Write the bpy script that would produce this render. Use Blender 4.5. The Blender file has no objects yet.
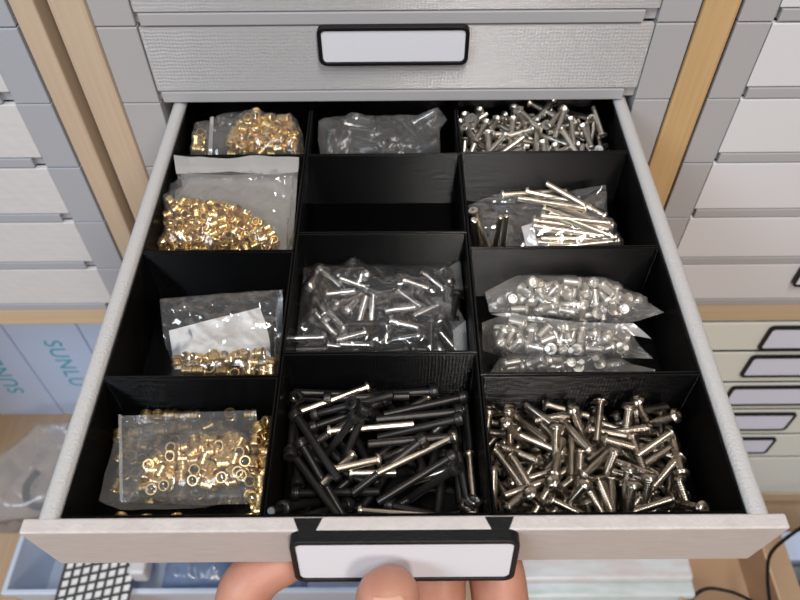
import bpy, bmesh, math, random, json
import numpy as np
from mathutils import Vector, Matrix, Quaternion, noise, geometry
S = 0.001                      # everything below is in millimetres
random.seed(11)
SC = bpy.context.scene
COL = SC.collection
# resting poses: kind, x, y, z (1/10 mm), axis direction (1/100), found by letting the pieces fall into the bins
POSES = json.loads('''{"I":[["nick30",774,1478,-174,-99,11,8],
["nick30",788,1436,-182,-100,6,6],
["nick30",809,1400,-190,100,-5,4],
["nick30",786,1370,-195,-100,3,6],
["nick30",837,1354,-180,100,6,7],
["nick30",817,1499,-159,-90,44,3],
["nick30",810,1455,-155,-91,42,3],
["nick30",839,1513,-144,86,-52,1],
["nick30",839,1441,-142,89,-44,-9],
["nick30",806,1471,-135,-99,13,3],
["nick30",767,1408,-146,-98,18,4]],"I2":[["nick30",639,1659,-139,-99,-10,3],
["nick30",748,1612,-133,-97,18,14],
["nick30",709,1569,-125,97,-25,1],
["nick30",821,1576,-109,79,-60,-12]],"J":[["insb",-641,2116,-75,-18,-94,-29],
["insb",-530,1950,-126,-100,-1,0],
["insb",-671,2050,-95,85,50,15],
["insb",-592,1955,-123,35,-90,-28],
["insb",-644,1950,-126,100,-1,0],
["insb",-532,1998,-111,-23,93,29],
["insb",-775,2056,-93,86,49,15],
["insb",-577,2033,-100,-25,92,29],
["insb",-803,2127,-71,94,-32,-10],
["insb",-841,2003,-109,-92,-38,-12],
["insb",-663,1999,-111,-27,92,29],
["insb",-700,1959,-123,-71,-67,-21],
["insb",-691,2090,-82,-86,-49,-15],
["insb",-752,2132,-69,-32,-90,-28],
["insb",-590,2106,-77,49,83,26],
["insb",-621,2017,-105,-96,-25,-8],
["insb",-777,1995,-112,100,6,2],
["insb",-780,1949,-119,38,27,-88],
["insb",-834,2057,-93,95,-29,-9],
["insb",-845,1952,-126,-100,1,0],
["insb",-716,2026,-102,-67,-71,-22],
["insb",-792,2010,-70,-92,36,-16],
["insb",-744,1982,-71,-24,28,-93],
["insb",-638,1999,-63,12,33,-94],
["insb",-737,2078,-77,-22,10,97],
["insb",-623,2063,-72,-60,11,80],
["insb",-525,1937,-84,7,-95,-30],
["insb",-603,1936,-84,-97,8,-23],
["insb",-714,2116,-48,-31,26,91],
["insb",-819,2086,-58,-20,-37,-91],
["insb",-539,2032,-71,92,14,37],
["insb",-653,1954,-81,100,-5,-1],
["insb",-597,2029,-51,66,20,-72],
["insb",-676,2026,-56,-35,-89,-30],
["insb",-814,1942,-76,-50,-55,67],
["insb",-697,1981,-74,-16,-98,-11],
["insb",-742,1941,-95,-1,-95,-30],
["insb",-615,2104,-41,34,93,16],
["insb",-771,2107,-30,0,30,-95],
["insb",-558,2074,-62,-83,-44,34],
["insb",-849,1984,-68,-1,-95,-32],
["insb",-566,1980,-87,-76,-10,-64],
["insb",-784,2050,-49,93,-36,6],
["insb",-665,2119,-34,85,-35,39],
["insb",-811,1976,-43,-90,15,-42],
["insb",-576,2089,-18,90,-34,28],
["insb",-838,2031,-54,-20,-93,-31],
["insb",-771,1933,-63,-8,-93,-36],
["insb",-551,2034,-26,26,92,29],
["insb",-729,2033,-58,9,-96,25],
["insb",-673,2072,-43,-93,28,26],
["insb",-529,1986,-61,-8,100,-6],
["insb",-727,2113,-1,-3,-99,15],
["insb",-593,1971,-52,80,-47,38],
["insb",-1011,1966,-121,87,46,15],
["insb",-1021,2022,-103,100,-1,0],
["insb",-1014,2064,-89,0,-30,95],
["insb",-1012,1940,-84,-100,-1,7],
["insb",-1022,1991,-71,4,71,70]],"K":[["blk12",-160,2023,-102,91,-42,-1],
["blk12",-2,2003,-108,30,-94,-15],
["blk12",-263,1999,-109,-31,-94,-15],
["blk12",41,2016,-104,49,-86,-13],
["pan12",-176,2116,-50,-86,-25,45],
["blk12",-144,1962,-119,95,-31,2],
["blk12",-82,2054,-94,55,-83,-12],
["blk12",-189,2062,-69,99,-12,-5],
["blk12",-19,1984,-66,-86,-51,1],
["pan12",-226,2106,-80,-97,19,16],
["blk12",155,1988,-112,13,-98,-16],
["blk12",-57,2029,-51,-89,-36,30],
["blk12",-309,2009,-106,35,87,34],
["blk12",47,2080,-80,-66,66,36],
["pan12",121,2118,-38,-81,4,-59],
["blk12",-91,2107,-55,93,26,-28],
["blk12",118,1929,-92,78,-7,62],
["blk12",-325,2064,-55,5,96,-27],
["blk12",-181,1933,-101,-96,17,-22],
["blk12",122,2058,-73,-29,-96,3],
["blk12",-361,1991,-110,11,93,36],
["blk12",-86,2066,-41,-87,-18,46]],"G":[["inss",-756,1518,-129,-46,-83,-31],
["inss",-597,1335,-196,-100,1,0],
["inss",-801,1481,-143,84,-50,-19],
["inss",-682,1355,-189,51,-80,-30],
["inss",-760,1346,-192,100,-4,-2],
["inss",-612,1397,-174,-80,57,21],
["inss",-930,1480,-142,99,-15,-5],
["inss",-652,1433,-160,-10,93,35],
["inss",-985,1520,-124,36,-93,-3],
["inss",-796,1526,-126,33,88,33],
["inss",-1056,1393,-174,0,-35,94],
["inss",-805,1382,-179,8,93,35],
["inss",-1072,1346,-193,4,-94,-35],
["inss",-891,1381,-180,-34,-88,-33],
["inss",-856,1440,-157,100,1,0],
["inss",-937,1442,-157,98,-17,-6],
["inss",-846,1396,-166,5,55,83],
["inss",-901,1513,-130,-11,-93,-34],
["inss",-734,1465,-145,15,29,-94],
["inss",-739,1421,-165,-58,-76,-28],
["inss",-841,1495,-138,34,88,33],
["inss",-944,1341,-195,17,92,34],
["inss",-955,1555,-115,0,35,-94],
["inss",-1044,1555,-116,1,94,35],
["inss",-1016,1453,-153,-14,-93,-34],
["inss",-900,1435,-159,18,92,34],
["inss",-681,1398,-174,-87,-46,-17],
["inss",-687,1474,-141,97,-14,20],
["inss",-834,1532,-124,94,-31,-12],
["inss",-939,1519,-128,99,-11,-4],
["inss",-769,1449,-155,66,-70,-26],
["inss",-805,1338,-195,-100,9,3],
["inss",-988,1339,-196,100,-1,0],
["inss",-972,1376,-181,0,35,-94],
["inss",-1035,1364,-185,0,35,-94],
["inss",-987,1418,-166,-83,53,20],
["inss",-649,1374,-183,86,48,18],
["inss",-902,1341,-195,-100,4,1],
["inss",-1071,1469,-147,100,-1,0],
["inss",-722,1379,-180,-87,46,17],
["inss",-1008,1388,-176,0,35,-94],
["inss",-1074,1433,-161,-1,94,35],
["inss",-893,1471,-147,16,93,34],
["inss",-977,1477,-145,-90,-40,-15],
["inss",-760,1388,-177,-49,-82,-30],
["inss",-691,1438,-159,99,13,5],
["inss",-927,1394,-175,34,88,33],
["inss",-643,1335,-196,0,35,-94],
["inss",-818,1441,-157,100,1,0],
["inss",-863,1344,-193,0,-35,94],
["inss",-615,1440,-157,0,-35,94],
["inss",-579,1373,-182,43,85,31],
["inss",-872,1554,-116,-1,-94,-35],
["inss",-1033,1495,-138,-100,-7,-3],
["inss",-722,1336,-195,1,94,35],
["inss",-722,1501,-136,49,82,30],
["inss",-978,1363,-146,-11,93,34],
["inss",-861,1452,-120,59,-79,17],
["inss",-612,1342,-160,71,69,-13],
["inss",-896,1434,-119,-19,37,-91],
["inss",-574,1360,-147,-13,40,-91],
["inss",-1072,1326,-161,-100,1,0],
["inss",-1027,1327,-160,0,92,39],
["inss",-1026,1512,-104,-100,5,-6],
["inss",-614,1421,-124,-88,-44,-16],
["inss",-821,1370,-148,-64,73,-26],
["inss",-662,1340,-155,87,47,16],
["inss",-918,1377,-143,75,-62,-24],
["inss",-1045,1421,-139,-69,-57,44],
["inss",-817,1464,-111,100,8,6],
["inss",-773,1358,-150,97,-1,24],
["inss",-870,1367,-153,79,48,-37],
["inss",-712,1396,-140,-77,5,-64],
["inss",-1013,1402,-132,-61,-76,-23],
["inss",-898,1471,-102,-3,-56,83],
["inss",-670,1415,-130,73,55,41],
["inss",-787,1433,-124,44,65,-62],
["inss",-941,1497,-99,-23,77,60],
["inss",-1036,1362,-145,0,-35,94],
["inss",-948,1407,-142,57,0,82],
["inss",-716,1429,-122,47,36,-81],
["inss",-826,1535,-88,-44,-89,10],
["inss",-697,1460,-109,82,-57,1],
["inss",-774,1481,-112,-37,-22,-90],
["inss",-852,1323,-159,0,35,-94],
["inss",-932,1453,-117,83,-45,-33],
["inss",-877,1405,-135,77,58,27],
["inss",-910,1548,-99,-80,21,-55],
["inss",-869,1505,-112,73,-31,61],
["inss",-1015,1469,-111,98,19,4],
["inss",-649,1451,-117,-86,50,11],
["inss",-976,1481,-106,-35,94,-5],
["inss",-832,1414,-131,-99,-9,-7],
["inss",-789,1522,-89,88,-45,-15],
["inss",-933,1327,-161,99,10,4],
["inss",-972,1328,-161,-11,93,34],
["inss",-749,1453,-111,-69,72,10],
["inss",-702,1335,-162,-44,75,49],
["inss",-1064,1524,-87,2,35,-94],
["inss",-892,1325,-160,100,-3,6],
["inss",-806,1327,-159,2,-18,98],
["inss",-981,1542,-81,1,94,35],
["inss",-626,1374,-144,-84,-51,-19],
["inss",-1071,1377,-140,-15,-93,-34],
["inss",-1067,1450,-115,94,32,12],
["inss",-750,1324,-162,100,-1,1],
["inss",-1022,1544,-84,96,8,-25],
["inss",-977,1437,-134,-85,-29,44],
["inss",-724,1489,-101,-51,-81,-30],
["inss",-757,1411,-132,71,63,30],
["inss",-847,1420,-95,92,40,6],
["inss",-806,1488,-80,37,85,-39],
["inss",-688,1417,-97,-51,5,86],
["inss",-944,1352,-128,79,-13,60],
["inss",-993,1476,-74,-59,79,-18],
["inss",-793,1330,-119,-2,18,-98],
["inss",-752,1497,-74,65,-55,52],
["inss",-808,1438,-84,96,16,21],
["inss",-893,1343,-127,73,53,-43],
["inss",-943,1541,-80,-1,-94,-35],
["inss",-999,1317,-136,-62,31,-72],
["inss",-1001,1524,-55,61,62,50],
["inss",-856,1467,-87,-96,0,27],
["inss",-1030,1497,-71,72,63,30],
["inss",-676,1370,-129,47,-29,-84],
["inss",-843,1380,-116,90,20,38],
["inss",-1043,1382,-100,-22,-26,-94],
["inss",-732,1360,-139,34,87,-35],
["inss",-785,1379,-122,42,-68,60],
["inss",-948,1424,-99,16,34,93],
["inss",-835,1340,-120,-36,-25,-90],
["inss",-1054,1522,-48,70,-68,-25],
["inss",-1063,1470,-82,93,36,10],
["inss",-798,1404,-96,93,10,35],
["inss",-846,1504,-75,52,-11,84],
["inss",-769,1443,-79,24,36,-90],
["inss",-907,1508,-81,22,-57,-79],
["inss",-703,1462,-72,-94,34,1],
["inss",-586,1317,-149,71,24,-66],
["inss",-592,1392,-137,-84,-51,-16],
["inss",-1007,1434,-98,-15,89,-42],
["inss",-1073,1333,-125,-1,99,-14],
["inss",-651,1425,-89,22,56,-80],
["inss",-638,1385,-110,-92,13,-36],
["inss",-979,1391,-111,-78,-53,33],
["inss",-620,1344,-123,-93,-37,4],
["inss",-872,1540,-78,-91,-13,38],
["inss",-1045,1420,-97,-30,-28,-91],
["inss",-918,1400,-106,79,-61,8]],"D":[["ins",-529,671,-200,3,94,33],
["ins",-635,714,-185,-2,94,33],
["ins",-592,736,-177,-100,-2,-1],
["ins",-685,734,-178,-2,94,33],
["ins",-799,686,-195,-2,94,33],
["ins",-581,670,-199,0,-33,94],
["ins",-823,728,-178,0,-33,94],
["ins",-848,686,-195,-38,-88,-30],
["ins",-749,733,-179,3,-94,-33],
["ins",-882,714,-185,-38,-87,-30],
["ins",-550,738,-175,0,-33,94],
["ins",-664,673,-198,0,-33,94],
["ins",-709,693,-192,-97,25,9],
["ins",-546,658,-164,-3,-94,-33],
["ins",-891,701,-147,-20,93,32],
["ins",-775,713,-153,74,17,65],
["ins",-623,673,-198,2,-94,-33],
["ins",-756,680,-195,0,33,-94],
["ins",-717,725,-152,-76,19,-62],
["ins",-589,700,-159,99,-7,-12],
["ins",-658,724,-145,-76,20,-62],
["ins",-524,699,-153,93,10,-36],
["ins",-844,665,-160,-100,3,1],
["ins",-800,664,-160,-100,3,1],
["ins",-564,716,-118,94,-9,32],
["ins",-513,652,-140,-5,90,43],
["ins",-752,666,-154,0,33,-94],
["ins",-597,653,-145,-3,-94,-33],
["ins",-685,692,-134,55,70,-45],
["ins",-708,662,-164,100,-5,7],
["ins",-624,710,-124,22,97,4],
["ins",-850,713,-139,32,32,-89],
["ins",-807,701,-127,-59,-28,76],
["ins",-742,708,-125,40,-89,-22]],"L":[["flat16",787,2131,-161,17,-98,7],
["flat16",653,1927,-161,-99,-13,7],
["flat16",451,1894,-161,95,-30,7],
["flat16",517,2047,-161,99,-11,7],
["flat16",921,2030,-161,-43,90,7],
["flat16",799,1832,-161,-99,15,7],
["flat16",354,2154,-161,41,-91,7],
["flat16",628,2151,-161,-3,100,7],
["flat16",897,2144,-160,-74,67,7],
["flat16",497,1957,-161,-69,72,7],
["flat16",367,1981,-161,67,74,7],
["flat16",525,2153,-161,67,74,7],
["flat16",791,1920,-161,69,-72,7],
["flat16",423,1962,-135,-78,51,37],
["flat16",685,2068,-143,-94,19,27],
["flat16",982,2155,-145,50,85,-16],
["flat16",616,1847,-161,98,17,7],
["flat16",833,1996,-161,-96,26,7],
["flat16",466,2144,-161,57,82,7],
["flat16",351,1918,-137,-39,85,36],
["flat16",650,1982,-161,94,32,7],
["flat16",709,2158,-161,52,-85,7],
["flat16",962,1915,-161,90,-43,7],
["flat16",1031,2068,-160,-7,100,7],
["flat16",524,2096,-148,93,36,-11],
["flat16",834,1901,-118,19,-79,59],
["flat16",661,2174,-120,99,-16,3],
["flat16",543,1940,-127,93,36,6],
["flat16",860,2062,-147,47,-85,23],
["flat16",746,1952,-130,6,-99,-14],
["flat16",417,2175,-130,-83,55,-9],
["flat16",960,1946,-135,97,-22,8],
["flat16",317,1904,-111,7,74,67],
["flat16",678,2219,-129,-90,-4,44],
["flat16",994,2097,-131,27,87,42],
["flat16",571,2005,-130,-100,1,2],
["flat16",787,2037,-120,79,-61,8],
["flat16",377,2044,-126,-75,53,-41],
["flat16",636,1888,-128,-86,-51,7],
["flat16",422,1825,-151,100,7,-6],
["flat16",614,2039,-118,-95,6,31],
["flat16",899,1887,-160,60,-79,7],
["flat16",838,2150,-125,96,-25,11],
["flat16",790,1901,-122,-5,100,6],
["flat16",536,1899,-115,97,23,12],
["flat16",382,2160,-103,-83,-42,-37],
["flat16",841,2114,-98,91,-2,41],
["flat16",967,1889,-123,35,-82,-45],
["flat16",610,2142,-122,92,-38,-5],
["flat16",440,1845,-117,97,-18,16],
["flat16",361,2064,-81,-54,84,2],
["flat16",680,1896,-99,0,-98,-18],
["flat16",822,1923,-89,77,62,-16],
["flat16",965,2058,-116,2,-97,-25],
["flat16",518,2143,-114,68,-72,12],
["flat16",765,2156,-92,-24,-89,39],
["flat16",890,1894,-117,-38,-91,-15],
["flat16",718,1895,-108,0,98,19],
["flat16",840,2220,-115,-78,-7,62],
["flat16",447,1929,-113,-86,-50,2],
["flat16",396,2123,-97,-41,-30,86],
["flat16",666,2137,-81,85,51,16],
["flat16",525,1873,-87,99,-3,14],
["flat16",842,2073,-103,99,4,-11],
["flat16",693,2023,-110,16,96,24],
["flat16",342,1874,-97,36,67,65],
["flat16",618,2173,-83,-93,-35,10],
["flat16",466,2046,-100,-84,51,-18],
["flat16",960,1834,-101,99,-5,-14],
["flat16",891,2196,-112,71,-37,-60],
["flat16",387,2110,-50,28,96,0],
["flat16",341,2067,-49,-8,100,0],
["flat16",580,2145,-61,18,98,0],
["flat16",560,2014,-58,16,93,34],
["flat16",483,2167,-100,79,61,0],
["flat16",467,2074,-76,39,92,0],
["flat16",406,2032,-64,39,92,0],
["flat16",667,2121,-62,-56,81,17],
["flat16",440,1913,-66,-1,94,34],
["flat16",365,1960,-43,-58,-3,81],
["flat16",543,1982,-42,-99,-8,12],
["flat16",577,1985,-41,95,28,12],
["flat16",552,1927,-69,81,38,45],
["flat16",462,1894,-47,68,68,29],
["flat16",626,2091,-52,-43,3,90],
["flat16",740,2188,-46,-68,73,0],
["flat16",744,2175,-37,55,83,12],
["flat16",793,2110,-36,56,83,0],
["flat16",806,2064,-41,35,87,34],
["flat16",940,2218,-104,51,-79,34],
["flat16",1018,2131,-77,19,-92,-34],
["flat16",868,2029,-66,4,98,17],
["flat16",845,1946,-67,-42,84,34],
["flat16",939,1993,-70,-8,100,0],
["flat16",1023,1978,-126,-45,-77,45]],"C":[["ins",-878,275,-133,-71,-70,11],
["ins",-853,253,-119,27,-94,22],
["ins",-898,207,-135,-6,-98,20],
["ins",-894,165,-139,98,18,-1],
["ins",-852,180,-125,93,-35,7],
["ins",-819,207,-135,79,-56,-26],
["ins",-812,234,-118,-97,20,-14],
["ins",-792,311,-132,-96,-27,3],
["ins",-780,269,-133,98,9,-17],
["ins",-771,229,-117,-18,94,29],
["ins",-771,194,-119,9,-96,-25],
["ins",-753,338,-129,28,-92,-26],
["ins",-745,285,-114,-72,-64,-25],
["ins",-735,255,-115,98,0,22],
["ins",-716,333,-126,25,96,-12],
["ins",-680,332,-111,97,-12,22],
["ins",-711,290,-112,-23,92,32],
["ins",-677,285,-112,-96,-25,9],
["ins",-702,258,-113,27,91,31],
["ins",-688,223,-115,-35,-91,23],
["ins",-674,187,-116,78,-61,-15],
["ins",-659,222,-114,-63,76,-16],
["ins",-647,257,-112,59,78,-22],
["ins",-620,275,-111,-32,94,11],
["ins",-620,240,-112,99,2,11],
["ins",-607,302,-109,-52,85,-7],
["ins",-620,334,-107,41,-91,-5],
["ins",-593,329,-107,-40,92,3],
["ins",-592,256,-110,-27,-91,-31],
["ins",-678,160,-115,95,-14,-29],
["ins",-650,168,-114,0,-99,16],
["ins",-595,183,-137,98,10,18],
["ins",-593,202,-112,-67,74,8],
["ins",-878,215,-111,96,7,-27],
["ins",-843,213,-111,41,86,31],
["ins",-582,314,-105,33,92,20],
["ins",-724,301,-106,87,-43,24],
["ins",-661,300,-105,-56,83,-5],
["ins",-631,237,-108,-97,-16,16],
["ins",-878,248,-107,77,61,18],
["ins",-888,234,-108,15,-38,91],
["ins",-816,296,-104,-18,-33,93],
["ins",-811,269,-105,-27,-52,81],
["ins",-858,144,-111,6,-39,92],
["ins",-815,157,-110,-6,-38,92],
["ins",-723,219,-107,4,-60,80],
["ins",-719,180,-108,-13,-63,77],
["ins",-644,308,-102,-31,-57,76],
["ins",-625,183,-108,8,-35,93],
["ins",-569,284,-103,-26,-63,74],
["ins",-556,244,-104,30,-43,85],
["ins",-555,197,-106,-6,-62,78],
["ins",-571,204,-106,5,-42,91]],"C2":[["ins",-851,250,-191,-50,87,3],
["ins",-761,386,-188,56,83,2],
["ins",-946,292,-189,0,-3,100],
["ins",-839,363,-187,0,3,-100],
["ins",-899,163,-192,0,-3,100],
["ins",-679,423,-186,-37,93,3],
["ins",-705,378,-188,-50,-86,-2],
["ins",-754,325,-189,100,1,0],
["ins",-955,350,-189,-98,21,1],
["ins",-903,361,-188,-20,-98,-3],
["ins",-821,308,-190,62,79,2],
["ins",-725,164,-192,0,3,-100],
["ins",-741,275,-191,-89,-45,-1],
["ins",-809,225,-191,0,3,-100],
["ins",-932,190,-192,42,91,3],
["ins",-795,265,-191,-41,-91,-3],
["ins",-682,270,-191,57,-82,-2],
["ins",-1032,314,-190,-40,-92,-3],
["ins",-955,238,-190,0,3,-100],
["ins",-716,233,-190,-10,99,12],
["ins",-866,328,-189,-52,-86,-2],
["ins",-682,189,-193,-47,-88,-3],
["ins",-907,411,-187,98,19,1],
["ins",-982,174,-194,98,-19,-1],
["ins",-881,209,-193,-58,81,2],
["ins",-1057,395,-187,16,-99,-3],
["ins",-702,323,-189,77,-64,-2],
["ins",-1002,241,-190,0,3,-100],
["ins",-764,223,-192,-95,30,1],
["ins",-783,168,-194,-25,-97,-3],
["ins",-659,351,-189,-78,62,2],
["ins",-986,305,-188,0,-3,100],
["ins",-818,427,-186,99,12,0],
["ins",-644,301,-190,96,28,1],
["ins",-1020,199,-192,-19,-98,-3],
["ins",-1010,357,-188,20,98,3],
["ins",-860,418,-187,12,-99,-3],
["ins",-796,353,-189,38,92,3],
["ins",-853,166,-194,5,-100,-3],
["ins",-730,427,-186,87,49,1],
["ins",-620,247,-190,0,3,-100],
["ins",-1002,405,-187,-100,-10,0]],"CL":[["ins",-500,97,-200,-91,43,0],
["ins",-521,415,-199,-97,-23,0],
["ins",-491,201,-192,55,71,-44],
["ins",-496,334,-200,70,-71,0],
["ins",-512,244,-200,-85,-53,0],
["ins",-530,165,-198,0,0,-100],
["ins",-488,143,-200,-25,-97,0],
["ins",-490,38,-200,-92,-39,0],
["ins",-530,309,-198,0,0,100],
["ins",-504,102,-159,95,30,0],
["ins",-526,317,-156,100,3,0],
["ins",-485,288,-177,13,69,71],
["ins",-529,234,-158,0,0,100],
["ins",-520,410,-157,-69,68,25],
["ins",-503,166,-157,-71,-62,33],
["ins",-530,61,-180,0,69,-73],
["ins",-486,377,-174,-20,-58,-79],
["ins",-483,32,-159,0,-100,0],
["ins",-528,275,-161,-100,0,0],
["ins",-484,290,-127,-100,-3,2],
["ins",-528,360,-155,100,0,0],
["ins",-486,234,-160,-16,63,-76],
["ins",-523,126,-129,43,-54,73],
["ins",-528,242,-116,-4,-100,0],
["ins",-492,414,-128,-72,-31,62],
["ins",-488,73,-134,97,11,-21],
["ins",-483,140,-132,0,-77,-64],
["ins",-529,327,-116,1,-100,6],
["ins",-483,205,-129,0,-77,-64],
["ins",-486,251,-110,5,-61,-79],
["ins",-530,188,-130,0,-70,71],
["ins",-485,106,-107,-5,-77,-63],
["ins",-520,30,-137,81,0,-59],
["ins",-522,378,-114,47,-88,5],
["ins",-483,335,-156,0,90,-44],
["ins",-488,173,-103,0,-77,-64],
["ins",-701,30,-199,-100,6,0],
["ins",-657,42,-200,-100,6,0],
["ins",-840,29,-200,100,8,0],
["ins",-883,33,-200,-8,100,0],
["ins",-572,27,-199,-100,0,0],
["ins",-786,30,-200,-99,-16,0],
["ins",-947,38,-200,-9,100,0],
["ins",-805,40,-160,-1,-98,18],
["ins",-615,32,-199,8,100,0],
["ins",-905,34,-166,0,-100,-5],
["ins",-743,37,-180,2,90,-44],
["ins",-676,44,-159,100,0,1],
["ins",-848,44,-162,100,0,3],
["ins",-948,27,-159,-100,0,0],
["ins",-903,27,-123,25,-5,97],
["ins",-683,26,-122,-100,0,-1],
["ins",-628,40,-161,7,100,0],
["ins",-758,35,-119,-13,70,70],
["ins",-947,39,-120,0,-98,22],
["ins",-862,35,-123,19,-96,-21],
["ins",-844,482,-200,-100,1,0],
["ins",-583,486,-200,100,5,0],
["ins",-935,483,-200,5,-100,0],
["ins",-888,488,-200,-100,2,0],
["ins",-657,485,-198,0,0,-100],
["ins",-981,483,-200,-5,100,0],
["ins",-799,484,-200,-100,-5,0]],"B":[["soc30",48,433,-294,20,-98,4],
["soc30",-87,122,-294,-86,-50,4],
["soc30",-311,486,-294,69,-72,4],
["soc30",47,93,-294,-97,-23,4],
["soc30",-175,532,-294,94,-34,4],
["soc30",245,361,-293,3,100,4],
["soc30",144,453,-277,22,97,-9],
["soc30",-310,94,-210,73,45,-52],
["soc30",-128,325,-293,75,66,4],
["soc30",254,425,-247,-4,99,13],
["soc30",204,339,-283,-3,99,10],
["soc30",-73,264,-293,-55,-83,4],
["soc30",-407,399,-294,11,-99,4],
["soc30",230,184,-268,14,-98,-15],
["soc30",136,206,-272,15,98,-12],
["soc30",-270,299,-253,-91,40,8],
["soc30",-244,200,-267,-98,6,-16],
["soc30",-391,93,-160,21,43,-88],
["soc30",-310,409,-278,70,-71,-8],
["soc30",24,481,-257,-64,74,-22],
["soc30",-153,361,-261,-38,90,-20],
["soc30",-256,532,-253,98,-17,9],
["soc30",-249,583,-263,99,-13,5],
["soc30",-417,454,-213,5,-97,22],
["soc30",-341,127,-200,-36,-45,81],
["soc30",93,192,-199,58,5,81],
["soc30",93,104,-245,-95,29,-12],
["nick30",-1,101,-230,-98,14,-12],
["nick30",250,180,-218,-1,99,-12],
["soc30",-323,210,-194,-60,80,0],
["soc30",-294,230,-215,-53,81,24],
["soc30",-97,477,-192,-56,-16,81],
["nick16",41,548,-252,78,61,-12],
["nick16",170,461,-221,70,29,65],
["nick16",-3,358,-251,76,5,65],
["nick16",-112,249,-215,-99,-6,12],
["nick16",118,268,-263,92,16,36],
["soc30",-248,358,-184,53,25,81],
["nick16",-236,264,-210,62,77,-12],
["soc30",-189,356,-182,36,46,81],
["soc30",-200,499,-224,-95,-29,-12],
["soc30",-192,451,-180,80,59,0],
["soc30",-265,595,-228,99,2,-12],
["soc30",-27,588,-217,100,6,0],
["soc30",87,517,-193,97,24,0],
["soc30",-137,545,-175,-100,-3,0],
["soc30",-192,515,-180,-96,-12,-24],
["soc30",63,462,-172,100,10,0],
["nick30",-278,530,-171,94,32,12],
["soc30",65,419,-188,96,11,24],
["soc30",36,357,-170,100,9,0],
["nick16",-163,267,-180,95,29,-12],
["nick30",-118,408,-166,-100,-9,0],
["soc30",-50,261,-179,80,54,24],
["nick30",51,295,-164,89,46,0],
["soc30",49,228,-216,86,50,12],
["soc30",-318,335,-162,-56,83,0],
["nut",222,110,-190,52,16,84],
["nut",244,112,-160,39,49,78],
["nut",-410,560,-193,70,0,72]],"E":[["pan12",-4,999,-200,-99,-3,-15],
["blk12",108,829,-263,-99,0,10],
["blk12",-42,825,-263,99,8,11],
["blk18",-225,888,-256,94,32,14],
["blk12",-266,1002,-243,56,-83,1],
["blk12",91,945,-250,-96,23,13],
["blk18",-418,1124,-229,2,-100,-1],
["blk12",-405,946,-250,-50,-86,0],
["blk12",193,937,-251,-48,85,20],
["blk18",-138,1056,-237,99,9,11],
["cs12",-125,1008,-214,-6,-85,-52],
["blk12",-95,927,-252,-55,-83,0],
["blk18",-385,837,-262,-99,-9,9],
["cs12",-322,944,-236,66,-71,-25],
["pan12",26,871,-233,93,-8,36],
["blk18",-151,927,-207,99,-11,13],
["cs12",-69,881,-240,-47,-84,26],
["pan12",-170,1007,-220,-26,-86,-44],
["blk18",64,898,-255,99,-10,9],
["blk12",-76,1114,-221,-99,-12,-10],
["blk12",74,999,-244,-89,44,15],
["pan12",-245,1053,-213,-68,-63,37],
["blk12",-25,1034,-240,-25,95,21],
["blk12",-202,1148,-227,68,71,18],
["pan12",26,1070,-208,-79,31,53],
["blk12",-308,1120,-230,-73,66,18],
["pan12",-247,836,-250,98,-5,-17],
["cs12",196,861,-250,-63,71,32],
["blk12",116,1066,-236,-72,67,18],
["blk12",-82,1168,-201,63,73,-27],
["blk12",-272,1211,-219,99,-11,9],
["pan12",-272,942,-212,59,-81,6],
["cs12",-190,821,-213,96,13,-23],
["blk12",122,869,-209,4,94,35],
["pan12",-386,871,-231,96,18,-20],
["cs12",143,1175,-222,-74,65,18],
["pan12",-207,1033,-203,-49,-86,16],
["blk18",-342,1051,-238,-45,87,20],
["cs12",-210,1130,-179,92,-12,-37],
["pan12",7,929,-216,-95,30,2],
["pan12",106,991,-203,85,52,-2],
["pan12",-265,1085,-190,-99,-3,-11],
["blk12",102,1150,-226,74,-67,3],
["pan12",-206,863,-208,96,26,5],
["cs12",-347,1003,-191,45,-88,16],
["pan12",-390,1160,-201,-16,-92,35],
["blk12",-244,1169,-188,44,53,73],
["pan12",-127,1184,-185,-57,-55,61],
["blk12",240,1011,-234,-14,-99,9],
["blk18",-427,976,-219,-12,95,-28],
["cs12",-312,1165,-182,-73,68,13],
["blk12",226,1005,-185,21,98,5],
["pan12",191,1169,-199,39,-84,37],
["cs12",54,1122,-176,-94,23,24],
["blk12",208,1054,-221,11,99,-13]],"F1":[["btn8",831,925,-132,-17,77,62],
["btn8",580,945,-121,-56,-79,-24],
["btn8",778,993,-95,43,-86,-27],
["btn8",490,936,-126,98,-12,13],
["btn8",705,927,-131,-94,-34,1],
["btn8",642,973,-105,-42,-86,-28],
["btn8",885,971,-107,89,28,35],
["btn8",850,998,-92,73,50,47],
["btn8",559,976,-104,60,60,52],
["btn8",701,1019,-80,-89,-45,-5],
["btn8",616,1024,-78,-97,-26,6],
["btn8",771,912,-138,98,0,20],
["btn8",909,933,-127,-59,-78,-23],
["btn8",626,986,-70,64,39,66],
["btn8",804,1011,-63,-53,-23,81],
["btn8",497,989,-97,2,-95,-32],
["btn8",707,972,-89,-23,-51,-83],
["btn8",454,957,-94,0,-48,88],
["btn8",594,902,-76,-60,37,-71],
["btn8",880,960,-66,0,69,72],
["btn8",831,955,-74,48,-88,7],
["btn8",746,966,-95,13,-99,-10],
["btn8",703,1006,-39,97,-22,8],
["btn8",792,945,-70,3,-89,-45],
["btn8",556,1012,-58,48,-56,67],
["btn8",840,963,-37,-51,86,-6],
["btn8",605,942,-76,89,-32,33],
["btn8",954,936,-78,-36,49,-80],
["btn8",533,962,-78,6,-99,-14],
["btn8",683,926,-88,88,-34,33],
["btn8",755,976,-54,-9,-97,21],
["btn8",737,901,-89,-14,9,99],
["btn8",572,938,-49,-16,99,-5],
["btn8",631,916,-124,-93,35,-11],
["btn8",805,883,-82,-21,42,-88],
["btn8",506,966,-50,-49,85,-20],
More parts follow.
